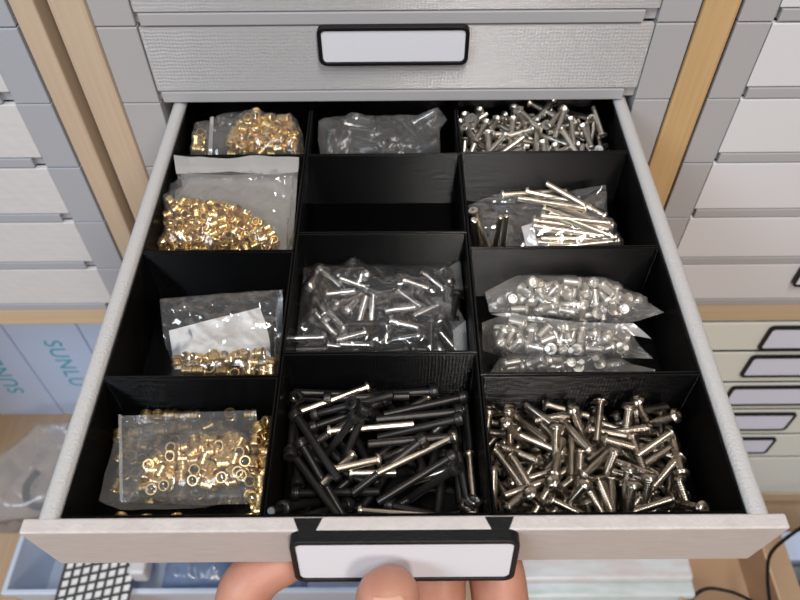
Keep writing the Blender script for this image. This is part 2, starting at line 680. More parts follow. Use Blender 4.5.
["btn8",528,992,-23,15,-62,77],
["btn8",863,907,-79,34,-9,-94],
["btn8",913,898,-84,-48,-54,69],
["btn8",664,958,-53,74,33,-59],
["btn8",669,889,-80,-90,39,-18],
["btn8",902,931,-53,85,25,-46]],"F2":[["btn8",699,831,-178,32,76,57],
["btn8",478,798,-195,83,40,39],
["btn8",885,818,-185,-91,25,32],
["btn8",597,786,-201,94,-33,3],
["btn8",416,865,-161,98,-14,12],
["btn8",544,849,-169,-27,77,58],
["btn8",787,802,-192,70,55,47],
["btn8",654,826,-181,-48,-85,-23],
["btn8",666,766,-191,-65,-20,74],
["btn8",485,851,-154,23,97,5],
["btn8",537,771,-179,97,3,25],
["btn8",731,795,-196,-4,-96,-29],
["btn8",462,783,-162,68,27,68],
["btn8",831,780,-204,96,12,25],
["btn8",591,827,-167,40,-91,14],
["btn8",631,847,-145,-30,37,-88],
["btn8",530,753,-144,-96,27,1],
["btn8",441,817,-146,40,49,78],
["btn8",526,823,-147,4,34,94],
["btn8",771,821,-151,66,-22,71],
["btn8",591,751,-151,41,53,-74],
["btn8",830,824,-159,21,-58,78],
["btn8",672,823,-107,-82,-31,48],
["btn8",393,816,-176,25,-76,-60],
["btn8",692,751,-160,60,52,-61],
["btn8",591,783,-126,93,23,30],
["btn8",470,858,-113,92,-38,8],
["btn8",577,824,-128,72,67,18],
["btn8",808,777,-134,36,-18,91],
["btn8",676,816,-150,16,-96,-23],
["btn8",890,761,-163,-6,59,-80],
["btn8",828,762,-168,84,-2,54],
["btn8",402,804,-124,45,32,83],
["btn8",725,805,-136,26,96,13],
["btn8",776,757,-163,-79,40,-47],
["btn8",884,802,-131,84,-6,-54],
["btn8",405,764,-144,-36,-22,91]],"F3":[["btn8",623,714,-231,97,10,21],
["btn8",677,713,-212,0,-26,96],
["btn8",845,711,-212,-76,32,-56],
["btn8",509,720,-229,-97,-22,12],
["btn8",433,709,-226,99,17,-2],
["btn8",582,705,-206,-97,20,-11],
["btn8",531,703,-175,-69,11,-72],
["btn8",717,714,-212,0,26,-96],
["btn8",438,708,-186,-98,-20,1],
["btn8",604,705,-169,-91,-28,31],
["btn8",785,709,-181,52,12,-85]],"A":[["btn16",710,365,-294,26,-96,8],
["btn16",635,137,-294,-87,-49,8],
["btn16",424,67,-294,92,-39,8],
["btn16",499,322,-294,100,1,8],
["btn16",882,266,-294,-60,80,8],
["btn16",796,135,-294,25,-96,8],
["btn16",955,462,-293,-88,47,8],
["btn16",367,443,-294,67,74,8],
["btn16",657,303,-294,53,-84,8],
["btn16",755,454,-293,-80,59,8],
["btn16",865,154,-293,-63,77,8],
["btn16",530,96,-294,43,-90,8],
["btn16",319,214,-294,8,99,8],
["btn16",493,434,-294,1,100,8],
["btn16",681,112,-294,-75,-66,8],
["btn16",971,312,-292,58,-81,8],
["btn16",651,433,-294,-27,96,8],
["btn16",445,199,-294,84,53,8],
["btn16",744,235,-276,-54,-79,28],
["btn16",930,46,-294,98,-16,8],
["btn16",904,435,-294,88,-46,8],
["btn16",450,281,-293,-100,2,8],
["btn16",741,97,-278,26,93,26],
["btn16",844,433,-268,-21,90,37],
["btn16",421,29,-265,-94,8,-34],
["btn16",947,246,-294,-46,89,8],
["btn16",631,221,-274,-40,89,-20],
["btn16",378,389,-294,-73,-68,8],
["btn16",604,359,-263,-84,41,-35],
["btn16",780,89,-251,40,85,33],
["btn16",976,233,-250,22,94,26],
["btn16",611,101,-244,-2,100,0],
["btn16",383,124,-272,-85,-41,33],
["btn16",796,435,-255,32,-94,-7],
["btn16",874,222,-271,-71,69,16],
["btn16",387,468,-245,-99,13,-1],
["btn16",656,290,-242,97,-23,6],
["btn16",854,96,-256,5,-100,-5],
["btn16",697,106,-235,-32,89,33],
["btn16",887,413,-259,16,-94,-29],
["btn16",776,261,-246,32,-94,12],
["btn16",344,198,-218,38,-86,35],
["btn16",598,420,-280,-71,69,-11],
["btn16",390,425,-254,99,-11,-3],
["btn16",573,228,-275,-65,70,29],
["btn16",508,427,-253,-10,-99,-5],
["btn16",957,115,-273,-85,44,31],
["btn16",708,443,-262,-64,63,45],
["btn16",399,176,-255,-96,-28,-3],
["btn16",721,213,-215,-90,35,-27],
["btn16",507,77,-259,64,-59,49],
["btn16",398,502,-220,-85,-8,52],
["btn16",869,274,-212,-58,75,-32],
["btn16",424,252,-256,-87,-48,-13],
["btn16",928,503,-238,-64,-8,77],
["btn16",583,421,-228,98,5,-20],
["btn16",950,50,-236,92,33,-19],
["btn16",661,76,-240,-34,67,66],
["btn16",380,72,-245,-76,-52,39],
["btn16",318,422,-202,8,54,84],
["btn16",612,214,-200,-85,-47,-23],
["btn16",889,192,-228,56,81,-17],
["btn16",694,378,-245,99,-2,-17],
["btn16",959,330,-251,75,63,-22],
["btn16",444,228,-211,53,84,11],
["btn16",577,372,-208,-53,-74,-41],
["btn16",498,121,-242,-97,22,4],
["btn16",578,245,-218,83,47,28],
["btn16",925,329,-207,-82,51,-25],
["btn16",821,63,-219,82,50,29],
["btn16",806,432,-206,89,19,40],
["btn16",412,347,-242,80,48,36],
["btn16",506,168,-246,82,1,-58],
["btn16",607,502,-233,54,-8,84],
["btn16",693,97,-191,-13,-94,-30],
["btn16",954,462,-243,83,42,-38],
["btn16",531,261,-208,72,66,19],
["btn16",801,224,-193,94,-31,10],
["btn16",979,121,-234,47,75,-47],
["btn16",713,434,-212,37,92,-12],
["btn16",377,370,-224,-75,-65,-16],
["btn16",562,125,-200,-78,-63,-2],
["btn16",774,81,-203,65,67,36],
["btn16",951,413,-226,89,24,-40],
["btn16",434,78,-208,62,70,35],
["btn16",741,337,-205,79,61,-4],
["btn16",317,160,-181,8,96,26],
["btn16",973,179,-217,-63,-76,15],
["btn16",987,190,-200,-6,100,0],
["btn16",420,305,-180,87,-48,14],
["btn16",527,431,-189,50,-85,14],
["btn16",510,332,-164,89,-45,0],
["btn16",813,244,-170,-80,54,-28],
["btn16",454,215,-193,-96,-29,0],
["btn16",855,96,-165,96,25,14],
["btn16",940,226,-166,73,67,14],
["btn16",377,247,-174,-49,87,0],
["btn16",666,109,-166,-39,91,14],
["btn16",783,412,-180,-93,37,0],
["btn16",931,296,-177,86,52,0],
["btn16",849,279,-160,-11,99,0],
["btn16",976,422,-215,19,98,0],
["btn16",475,406,-172,-56,78,-28],
["btn16",421,216,-159,-42,91,0],
["btn16",430,161,-159,94,33,0],
["btn16",722,118,-167,21,97,-14],
["btn16",761,375,-158,-97,23,0],
["btn16",574,84,-163,-90,36,26],
["btn16",702,113,-157,-25,96,12],
["btn16",806,324,-157,-96,24,12],
["btn16",983,118,-180,-11,99,12],
["btn16",614,299,-178,15,99,0],
["btn16",527,439,-155,66,-74,12],
["btn16",468,100,-155,58,81,12],
["btn16",556,271,-155,-33,-94,12],
["btn16",615,473,-154,-96,26,12],
["btn16",828,382,-154,99,6,12],
["btn16",580,441,-153,99,10,12],
["btn16",410,125,-153,-79,-60,12],
["btn16",624,213,-153,18,98,12],
["btn16",926,470,-156,-92,-31,26],
["btn16",636,359,-152,49,-86,12],
["btn16",550,153,-151,-58,0,81],
["btn16",986,278,-151,-7,-99,12],
["btn16",900,444,-151,-44,38,81],
["btn16",685,245,-150,-73,-67,12],
["btn16",952,418,-150,56,-16,81],
["btn16",650,404,-149,-39,43,81],
["btn16",912,323,-149,85,51,12],
["btn16",363,462,-149,41,-41,81],
["btn16",728,423,-148,24,96,12],
["btn16",467,103,-148,-57,11,81],
["btn16",411,371,-147,-56,16,81],
["btn16",585,115,-147,47,34,81],
["btn16",393,390,-147,-9,57,81],
["btn16",726,225,-146,24,53,81],
["btn16",826,398,-146,5,58,81],
["btn16",838,121,-145,5,58,81],
["btn16",781,163,-170,9,57,81],
["btn16",777,95,-145,4,58,81],
["btn16",552,320,-144,-2,58,81],
["btn16",975,88,-144,23,-53,81]],"IS":[["nick30",335,1331,-151,12,-1,-99],
["nick30",350,1332,-152,17,4,-98],
["nick30",359,1385,-156,-25,9,96],
["nick30",393,1345,-174,36,-38,-85],
["nick30",425,1326,-151,-6,-12,-99],
["nick30",461,1321,-155,-1,-24,-97]]}''')
BAGS = json.loads('''{"C":{"plane":[4,-16.5,46,-14.5],"outline":[[-105.0,40.4],[-54.4,42.1],[-47.6,6.2],[-73.0,6.1],[-97.1,7.4]],"strip":[[-105.0,40.4],[-103.8,40.3],[-95.8,7.3],[-97.0,7.4]]},"C2":{"plane":[3,-21.8,48,-20.5],"outline":[[-106.3,35.5],[-91.1,42.3],[-64.1,42.1],[-56.5,10.4],[-73.5,7.9],[-98.3,7.7],[-104.6,9.9],[-106.7,11.1],[-107.3,22.3]]},"G":{"plane":[119,-27,178.5,-5],"outline":[[-106.3,59.8],[-83.0,58.4],[-48.4,59.9],[-48.5,56.5],[-49.0,34.3],[-49.3,14.1],[-108,14.6],[-108,31.5],[-108,50.2],[-104.8,52.4]],"strip":[[-107.4,64.7],[-90.4,62.5],[-78.3,63.1],[-63.2,63.9],[-48.0,63.1],[-48.1,55.1],[-58.6,53.4],[-79.8,55.4],[-104.7,53.8]]},"D":{"plane":[56,-26,102,-10],"outline":[[-99.5,44.0],[-75.0,46.3],[-49.1,48.0],[-48.6,34.8],[-48.9,20.4],[-49.1,8.9],[-91.8,9.2],[-91.3,16.6],[-95.1,24.1],[-96.9,30.8]],"paper":[[-94.3,30.4],[-75.7,35.4],[-58.1,40.0],[-55.4,33.9],[-53.0,25.4],[-52.2,16.3],[-90.3,14.1]]},"E":{"plane":[65,-30.5,122,-24],"outline":[[-43.5,58.6],[-36.3,59.6],[-9.5,59.4],[19.8,58.9],[22.9,58.0],[23.1,39.7],[21.6,29.6],[21.8,12.8],[-43.5,13.4],[-43.5,31.4],[-43.5,42.9]],"strip":[[21.3,24.5],[27,29.6],[27,16.3],[27,12.7],[21.8,12.8]],"flap":[[19.5,56.9],[25.4,60.7],[26.5,60.2],[27,41.2],[22.1,41.3],[26.9,29.6],[21.3,23.5],[18.7,38.5]]},"F1":{"plane":[84,-20,106,-8],"outline":[[34.5,19.0],[48.4,26.0],[67.8,25.4],[85.4,24.2],[93.6,19.3],[108,9.8],[97.0,6.4],[89.6,5.1],[71.2,6.6],[43.3,9.8],[36.3,10.4]],"strip":[[36.8,9.8],[43.3,10.0],[71.2,6.2],[88.4,5.3],[94.8,5.5],[101.9,-1.0],[92.4,0.7],[68.9,4.2],[42.1,8.3]]},"F2":{"plane":[69,-27,91,-16],"outline":[[32.9,22.4],[40.0,25.1],[71.1,22.6],[92.4,19.5],[96.2,13.2],[101.9,7.2],[87.2,7.7],[65.9,7.4],[42.5,8.0],[32.8,11.0]]},"F3":{"plane":[57,-29,79,-23],"outline":[[34.7,11.8],[39.6,19.4],[87.3,18.8],[91.2,16.4],[102.3,14.1],[101.8,9.1],[34.6,9.6]]},"I":{"plane":[119,-25,170,-15],"outline":[[31.9,40.5],[45.4,47.0],[58.3,47.9],[77.7,48.0],[98.8,52.1],[96.9,34.5],[98.5,28.1],[101.4,16.3],[100.3,12.1],[38.9,12.6],[35.7,28.7]],"paper":[[56.1,28.5],[61.5,30.4],[63.0,16.7],[63.0,13.6],[57.9,13.7]]},"J":{"plane":[182,-19,214,-9],"outline":[[-104.6,32.0],[-99.8,33.0],[-96.5,33.2],[-93.7,36.2],[-85.9,38.3],[-76.6,37.7],[-63.0,34.3],[-52.1,31.3],[-49.2,24.2],[-48.4,8.8],[-104.9,9.3],[-105.3,24.7]],"strip":[[-96.5,33.4],[-94.8,34.1],[-93.5,9.2],[-95.7,9.2]]},"K":{"plane":[182,-18,215,-9],"outline":[[-41.5,31.5],[-38.3,33.8],[-14.1,34.6],[16.6,34.9],[22.8,34.2],[24.0,31.7],[20.0,26.2],[19.7,7.9],[-39.3,8.5],[-41.4,19.8]]}}''')

# ------------------------------------------------------------------ helpers
def link(o, parent=None):
    COL.objects.link(o)
    if parent is not None: o.parent = parent
    return o
def tag(o, label=None, cat=None, group=None, kind=None):
    if label: o['label'] = label
    if cat: o['category'] = cat
    if group: o['group'] = group
    if kind: o['kind'] = kind
    return o
def empty(name, label, cat, loc=(0, 0, 0), group=None):
    o = bpy.data.objects.new(name, None)
    o.location = Vector(loc) * S
    o.empty_display_size = .01
    link(o); tag(o, label, cat, group)
    return o
def finish(bm, name, mats, parent=None, smooth=None, origin=(0, 0, 0), bevel=0, seg=2):
    """bmesh in mm -> linked object; the origin is taken off so the object sits at it"""
    off = Vector(origin)
    for v in bm.verts: v.co = (v.co - off) * S
    me = bpy.data.meshes.new(name)
    bm.normal_update(); bm.to_mesh(me); bm.free()
    for m in (mats if isinstance(mats, (list, tuple)) else [mats]): me.materials.append(m)
    o = bpy.data.objects.new(name, me)
    o.location = off * S
    if parent is not None:
        o.location = off * S - parent.location
    link(o, parent)
    if bevel:
        b = o.modifiers.new('bevel', 'BEVEL'); b.width = bevel * S; b.segments = seg; b.limit_method = 'ANGLE'; b.angle_limit = .6
    if smooth is not None:
        for p in me.polygons: p.use_smooth = True
        me.set_sharp_from_angle(angle=math.radians(smooth))
    return o
def box(bm, x0, x1, y0, y1, z0, z1, mi=0):
    vs = [bm.verts.new((x, y, z)) for x in (x0, x1) for y in (y0, y1) for z in (z0, z1)]
    for f in ((0, 1, 3, 2), (4, 6, 7, 5), (0, 4, 5, 1), (2, 3, 7, 6), (0, 2, 6, 4), (1, 5, 7, 3)):
        bm.faces.new([vs[i] for i in f]).material_index = mi
    return vs
def boxobj(name, mat, dims, parent=None, bevel=0, smooth=None):
    bm = bmesh.new(); box(bm, *dims)
    return finish(bm, name, mat, parent, smooth, ((dims[0] + dims[1]) / 2, (dims[2] + dims[3]) / 2, dims[4]), bevel)
def rrect(w, h, r, n=6):
    pts = []
    for cx, cy, a0 in ((w / 2 - r, h / 2 - r, 0), (-w / 2 + r, h / 2 - r, 90), (-w / 2 + r, -h / 2 + r, 180), (w / 2 - r, -h / 2 + r, 270)):
        for k in range(n + 1):
            a = math.radians(a0 + 90 * k / n)
            pts.append((cx + r * math.cos(a), cy + r * math.sin(a)))
    return pts
def prism(bm, pts, fn, d0, d1, mi=0):
    """closed outline pts extruded from d0 to d1; fn(u, v, d) -> xyz"""
    a = [bm.verts.new(fn(u, v, d0)) for u, v in pts]
    b = [bm.verts.new(fn(u, v, d1)) for u, v in pts]
    n = len(pts)
    for i in range(n):
        bm.faces.new((a[i], a[(i + 1) % n], b[(i + 1) % n], b[i])).material_index = mi
    bm.faces.new(a[::-1]).material_index = mi; bm.faces.new(b).material_index = mi
    return a, b
def ringprism(bm, outer, inner, fn, d0, d1):
    n = len(outer)
    A = [[bm.verts.new(fn(u, v, d)) for u, v in p] for p in (outer, inner) for d in (d0, d1)]
    o0, o1, i0, i1 = A
    for i in range(n):
        j = (i + 1) % n
        bm.faces.new((o0[i], o0[j], o1[j], o1[i])); bm.faces.new((i0[j], i0[i], i1[i], i1[j]))
        bm.faces.new((o1[i], o1[j], i1[j], i1[i])); bm.faces.new((o0[j], o0[i], i0[i], i0[j]))
def tube(bm, pts, r, seg=8):
    P = [Vector(p) for p in pts]; rings = []
    for i, p in enumerate(P):
        d = (P[min(i + 1, len(P) - 1)] - P[max(i - 1, 0)]).normalized()
        q = d.to_track_quat('Z', 'Y')
        rr = r[i] if isinstance(r, (list, tuple)) else r
        rings.append([bm.verts.new(p + q @ Vector((rr * math.cos(2 * math.pi * k / seg), rr * math.sin(2 * math.pi * k / seg), 0))) for k in range(seg)])
    for a, b in zip(rings, rings[1:]):
        for k in range(seg):
            bm.faces.new((a[k], a[(k + 1) % seg], b[(k + 1) % seg], b[k]))
    bm.faces.new(rings[0][::-1]); bm.faces.new(rings[-1])
def spline(pts, n=8):
    P = [Vector(p) for p in pts]; out = []
    for i in range(len(P) - 1):
        p0, p1, p2, p3 = P[max(i - 1, 0)], P[i], P[i + 1], P[min(i + 2, len(P) - 1)]
        for k in range(n):
            t = k / n
            out.append(.5 * ((2 * p1) + (p2 - p0) * t + (2 * p0 - 5 * p1 + 4 * p2 - p3) * t * t + (3 * p1 - p0 - 3 * p2 + p3) * t ** 3))
    return out + [P[-1]]
def lathe(bm, prof, seg, close=False, mi=0):
    """prof: list of (radius or function of k, z)"""
    rings = []
    for r, z in prof:
        rings.append([bm.verts.new(((r(k) if callable(r) else r) * math.cos(2 * math.pi * k / seg), (r(k) if callable(r) else r) * math.sin(2 * math.pi * k / seg), z)) for k in range(seg)])
    pairs = list(zip(rings, rings[1:])) + ([(rings[-1], rings[0])] if close else [])
    for a, b in pairs:
        for k in range(seg):
            bm.faces.new((a[k], a[(k + 1) % seg], b[(k + 1) % seg], b[k])).material_index = mi
    if not close:
        bm.faces.new(rings[0][::-1]).material_index = mi; bm.faces.new(rings[-1]).material_index = mi

# ------------------------------------------------------------------ materials
def new_mat(name):
    m = bpy.data.materials.new(name); m.use_nodes = True
    nt = m.node_tree; nt.nodes.clear()
    out = nt.nodes.new('ShaderNodeOutputMaterial')
    return m, nt, out
def N(nt, kind, **kw):
    n = nt.nodes.new(kind)
    for k, v in kw.items():
        if k in n.inputs: n.inputs[k].default_value = v
        else: setattr(n, k, v)
    return n
def pbr(name, col, rough=.5, metal=0, spec=.5, bump=None, var=None, trans=0, coat=0, sss=0):
    """bump: list of (kind, scale xyz per mm, strength); var: (scale, amount, colour2)"""
    m, nt, out = new_mat(name)
    b = N(nt, 'ShaderNodeBsdfPrincipled')
    b.inputs['Base Color'].default_value = (*col, 1); b.inputs['Roughness'].default_value = rough
    b.inputs['Metallic'].default_value = metal; b.inputs['Specular IOR Level'].default_value = spec
    b.inputs['Transmission Weight'].default_value = trans; b.inputs['Coat Weight'].default_value = coat
    if sss:
        b.inputs['Subsurface Weight'].default_value = sss; b.inputs['Subsurface Radius'].default_value = (1, .45, .3); b.inputs['Subsurface Scale'].default_value = .003
    nt.links.new(b.outputs[0], out.inputs[0])
    tc = N(nt, 'ShaderNodeTexCoord')
    if var:
        mp = N(nt, 'ShaderNodeMapping'); mp.inputs['Scale'].default_value = [s / S for s in var[0]]
        nt.links.new(tc.outputs['Object'], mp.inputs[0])
        nz = N(nt, 'ShaderNodeTexNoise', Detail=5.0, Roughness=.6); nz.inputs['Scale'].default_value = 1
        nt.links.new(mp.outputs[0], nz.inputs[0])
        rp = N(nt, 'ShaderNodeValToRGB')
        rp.color_ramp.elements[0].color = (*col, 1); rp.color_ramp.elements[1].color = (*var[2], 1)
        rp.color_ramp.elements[0].position = .5 - var[1]; rp.color_ramp.elements[1].position = .5 + var[1]
        nt.links.new(nz.outputs[0], rp.inputs[0]); nt.links.new(rp.outputs[0], b.inputs['Base Color'])
    last = None
    for kind, sc, rot, st, dist in (bump or []):
        mp = N(nt, 'ShaderNodeMapping'); mp.inputs['Scale'].default_value = [s / S for s in sc]; mp.inputs['Rotation'].default_value = rot
        nt.links.new(tc.outputs['Object'], mp.inputs[0])
        if kind == 'noise':
            t = N(nt, 'ShaderNodeTexNoise', Detail=4.0); t.inputs['Scale'].default_value = 1
            t.inputs['Distortion'].default_value = dist
        else:
            t = N(nt, 'ShaderNodeTexWave', bands_direction=kind); t.inputs['Scale'].default_value = 1 / (2 * math.pi) * 2 * math.pi / 6.2832
            t.inputs['Distortion'].default_value = dist; t.inputs['Detail'].default_value = 2; t.inputs['Detail Scale'].default_value = .4
        nt.links.new(mp.outputs[0], t.inputs[0])
        bp = N(nt, 'ShaderNodeBump', Strength=st, Distance=.0004)
        nt.links.new(t.outputs['Fac' if kind != 'noise' else 0], bp.inputs['Height'])
        if last is not None: nt.links.new(last.outputs[0], bp.inputs['Normal'])
        last = bp
    if last is not None: nt.links.new(last.outputs[0], b.inputs['Normal'])
    return m
def grooved(m, layer, ribs, amp=1.7, rib_amp=.06, coarse=1.25):
    """printed wall: fine rounded layer lines (pitch in mm) crossed by faint upright ribs"""
    nt = m.node_tree; b = next(n for n in nt.nodes if n.type == 'BSDF_PRINCIPLED')
    ge = N(nt, 'ShaderNodeNewGeometry'); tc = N(nt, 'ShaderNodeTexCoord'); sp = N(nt, 'ShaderNodeSeparateXYZ')
    nt.links.new(tc.outputs['Object'], sp.inputs[0])
    def math_(op, a, b_=None):
        n = N(nt, 'ShaderNodeMath', operation=op)
        for k, v in enumerate((a, b_)):
            if v is None: continue
            if isinstance(v, (int, float)): n.inputs[k].default_value = v
            else: nt.links.new(v, n.inputs[k])
        return n.outputs[0]
    nz = N(nt, 'ShaderNodeTexNoise', Detail=2.0); nz.inputs['Scale'].default_value = 120
    nt.links.new(tc.outputs['Object'], nz.inputs[0])
    wob = math_('MULTIPLY', nz.outputs[0], 6.0)
    z = math_('SINE', math_('MULTIPLY', sp.outputs[2], 2 * math.pi / (layer * S)))
    zc = math_('SINE', math_('ADD', math_('MULTIPLY', sp.outputs[2], 2 * math.pi / (coarse * S)), wob))
    ampz = math_('ADD', math_('MULTIPLY', zc, amp * .3), amp * .75)
    hx = math_('ADD', sp.outputs[0], sp.outputs[1])
    rb = math_('MULTIPLY', math_('SINE', math_('ADD', math_('MULTIPLY', hx, 2 * math.pi / (ribs * S)), wob)), rib_amp)
    cz = N(nt, 'ShaderNodeCombineXYZ'); nt.links.new(math_('MULTIPLY', z, ampz), cz.inputs[2])
    up = N(nt, 'ShaderNodeCombineXYZ'); up.inputs[2].default_value = 1
    cr = N(nt, 'ShaderNodeVectorMath', operation='CROSS_PRODUCT'); nt.links.new(ge.outputs['Normal'], cr.inputs[0]); nt.links.new(up.outputs[0], cr.inputs[1])
    sc = N(nt, 'ShaderNodeVectorMath', operation='SCALE'); nt.links.new(cr.outputs[0], sc.inputs[0]); nt.links.new(rb, sc.inputs['Scale'])
    a1 = N(nt, 'ShaderNodeVectorMath', operation='ADD'); nt.links.new(ge.outputs['Normal'], a1.inputs[0]); nt.links.new(cz.outputs[0], a1.inputs[1])
    a2 = N(nt, 'ShaderNodeVectorMath', operation='ADD'); nt.links.new(a1.outputs[0], a2.inputs[0]); nt.links.new(sc.outputs[0], a2.inputs[1])
    no = N(nt, 'ShaderNodeVectorMath', operation='NORMALIZE'); nt.links.new(a2.outputs[0], no.inputs[0])
    nt.links.new(no.outputs[0], b.inputs['Normal']); nt.links.new(no.outputs[0], b.inputs['Coat Normal']); b.inputs['Coat Roughness'].default_value = .15
    return m
def film(name, haze, gloss=1.0, tint=(1, 1, 1), rough=.12, bumpst=.35, scale=.25, hcol=(.8, .8, .8)):
    """thin clear plastic: mostly see-through, a little milky, mirror-like towards grazing"""
    m, nt, out = new_mat(name)
    tr = N(nt, 'ShaderNodeBsdfTransparent'); tr.inputs[0].default_value = (*tint, 1)
    df = N(nt, 'ShaderNodeBsdfDiffuse'); df.inputs[0].default_value = (*hcol, 1)
    tl = N(nt, 'ShaderNodeBsdfTranslucent'); tl.inputs[0].default_value = (*hcol, 1)
    gl = N(nt, 'ShaderNodeBsdfGlossy'); gl.inputs['Roughness'].default_value = rough
    hz = N(nt, 'ShaderNodeMixShader'); hz.inputs[0].default_value = .4
    nt.links.new(df.outputs[0], hz.inputs[1]); nt.links.new(tl.outputs[0], hz.inputs[2])
    m1 = N(nt, 'ShaderNodeMixShader'); m1.inputs[0].default_value = haze
    nt.links.new(tr.outputs[0], m1.inputs[1]); nt.links.new(hz.outputs[0], m1.inputs[2])
    tc = N(nt, 'ShaderNodeTexCoord')
    mp = N(nt, 'ShaderNodeMapping'); mp.inputs['Scale'].default_value = (scale / S, scale / S, scale / S)
    nt.links.new(tc.outputs['Object'], mp.inputs[0])
    nz = N(nt, 'ShaderNodeTexNoise', Detail=1.0); nz.inputs['Scale'].default_value = 1; nz.inputs['Distortion'].default_value = .8
    nt.links.new(mp.outputs[0], nz.inputs[0])
    bp = N(nt, 'ShaderNodeBump', Strength=bumpst, Distance=.001)
    nt.links.new(nz.outputs[0], bp.inputs['Height'])
    nt.links.new(bp.outputs[0], gl.inputs['Normal'])
    lw = N(nt, 'ShaderNodeLayerWeight', Blend=.28); nt.links.new(bp.outputs[0], lw.inputs['Normal'])
    mu = N(nt, 'ShaderNodeMath', operation='MULTIPLY_ADD'); mu.inputs[1].default_value = .6 * gloss; mu.inputs[2].default_value = .05 * gloss
    mu.use_clamp = True
    nt.links.new(lw.outputs['Fresnel'], mu.inputs[0])
    m2 = N(nt, 'ShaderNodeMixShader')
    nt.links.new(mu.outputs[0], m2.inputs[0]); nt.links.new(m1.outputs[0], m2.inputs[1]); nt.links.new(gl.outputs[0], m2.inputs[2])
    nt.links.new(m2.outputs[0], out.inputs[0])
    return m
def wood(name, c1, c2, axis):
    sc = {'Z': (.35, .35, .012), 'X': (.012, .35, .35), 'Y': (.1, .008, .1)}[axis]
    return pbr(name, c1, .5, var=(sc, .22, c2), bump=[('noise', tuple(s * 2 for s in sc), (0, 0, 0), .15, 0)])

M = {}
M['warm'] = pbr('warm_nickel', (.80, .71, .58), .28, 1.0)
M['nickel'] = pbr('nickel_steel', (.44, .385, .32), .27, 1.0, bump=[('Z', (0, 0, 2.2), (0, 0, 0), .25, 0)])
M['bright'] = pbr('bright_zinc', (.72, .70, .67), .26, 1.0, bump=[('Z', (0, 0, 2.2), (0, 0, 0), .2, 0)])
M['blackox'] = pbr('black_oxide_steel', (.045, .042, .040), .36, .75, bump=[('Z', (0, 0, 2.2), (0, 0, 0), .12, 0)])
M['brass'] = pbr('brass', (.91, .67, .28), .30, 1.0)
M['brass_dull'] = pbr('dull_brass', (.80, .60, .31), .34, 1.0)
M['soft'] = pbr('soft_nickel', (.58, .54, .48), .34, 1.0)
M['satin'] = pbr('satin_zinc', (.80, .76, .70), .40, 1.0)
M['bin'] = grooved(pbr('black_printed_plastic', (.0015, .0015, .0017), .18, spec=.22), .37, 1.3, rib_amp=.05)
M['black'] = pbr('black_plastic', (.006, .006, .007), .42, spec=.25, bump=[('noise', (1.2, 1.2, 1.2), (0, 0, 0), .5, 0)])
M['drawer'] = pbr('pale_grey_printed_plastic', (.46, .45, .445), .36, bump=[('noise', (1.1, 1.1, 1.1), (0, 0, 0), .9, 0), ('Z', (0, 0, 1.4), (0, 0, 0), .15, .4)])
M['front'] = pbr('pale_grey_front_plastic', (.56, .515, .495), .40, bump=[('noise', (.45, .45, 1.9), (0, .75, 0), .8, .6)], var=((.10, .10, .9), .25, (.45, .41, .395)))
M['panel_grid'] = grooved(pbr('white_woven_plastic', (.46, .45, .45), .28, spec=.8, coat=.6), .41, 1.7, 1.6, .06, 1.9)
M['panel_streak'] = pbr('white_streaked_plastic', (.60, .60, .60), .33, bump=[('X', (.25, 0, .25), (0, .5, 0), .2, 2.0)], var=((.06, .06, .5), .3, (.52, .53, .55)))
M['panel_smooth'] = pbr('white_smooth_plastic', (.62, .62, .64), .4)
M['housing'] = pbr('grey_printed_plastic', (.37, .365, .37), .42, bump=[('noise', (.3, .3, 2.0), (0, 0, 0), .12, 0)])
M['housing_cool_light'] = pbr('grey_plastic_cool_light', (.34, .36, .40), .42, bump=[('noise', (.3, .3, 2.0), (0, 0, 0), .12, 0)])  # same grey plastic, cool light from the left put into its colour
M['label'] = pbr('white_label_insert', (.66, .66, .70), .55, bump=[('noise', (1.5, 1.5, 1.5), (0, 0, 0), .3, 0)])
M['label_cool'] = pbr('cool_white_label', (.66, .70, .86), .5)
M['paper'] = pbr('white_paper', (.82, .80, .78), .7)
M['wood_left'] = wood('pale_beech_laminate', (.52, .41, .30), (.44, .34, .24), 'Z')
M['wood_right'] = wood('warm_oak_laminate', (.54, .36, .18), (.45, .29, .13), 'Z')
M['wood_edge'] = wood('beech_shelf_edge', (.56, .43, .29), (.49, .37, .24), 'X')
M['wood_floor'] = wood('oak_floor_boards', (.50, .36, .24), (.42, .29, .18), 'Y')
M['film'] = film('clear_film', .16, .9, hcol=(.55, .53, .50))
M['film_haze'] = film('milky_film', .30, .8, rough=.2)
M['film_grey'] = film('smoky_film', .34, .35, rough=.22, hcol=(.30, .29, .28))
M['film_clear'] = film('clear_zip_film', .08, 1.1, rough=.12, scale=.1)
M['backing_film'] = film('milky_backing_film', .6, .6, rough=.25, hcol=(.80, .74, .68))
M['film_milk'] = film('frosted_clear_film', .18, .8, rough=.14, bumpst=.3, scale=.10, hcol=(.80, .76, .70))
M['film_sheen'] = film('crinkled_clear_film', .055, 1.9, rough=.13, bumpst=.5, scale=.06)
M['zip'] = film('zip_strip_film', .42, .8, rough=.2, hcol=(.82, .80, .78))
M['far_film'] = film('thick_clear_bag_film', .3, 1.0, rough=.2, scale=.05, hcol=(.82, .84, .88))
M['skin'] = pbr('skin', (.50, .255, .17), .5, sss=.2, var=((.12, .12, .12), .3, (.44, .19, .14)), bump=[('noise', (.9, .9, .9), (0, 0, 0), .2, 0)])
M['nail'] = pbr('nail', (.53, .30, .21), .6, spec=.2)

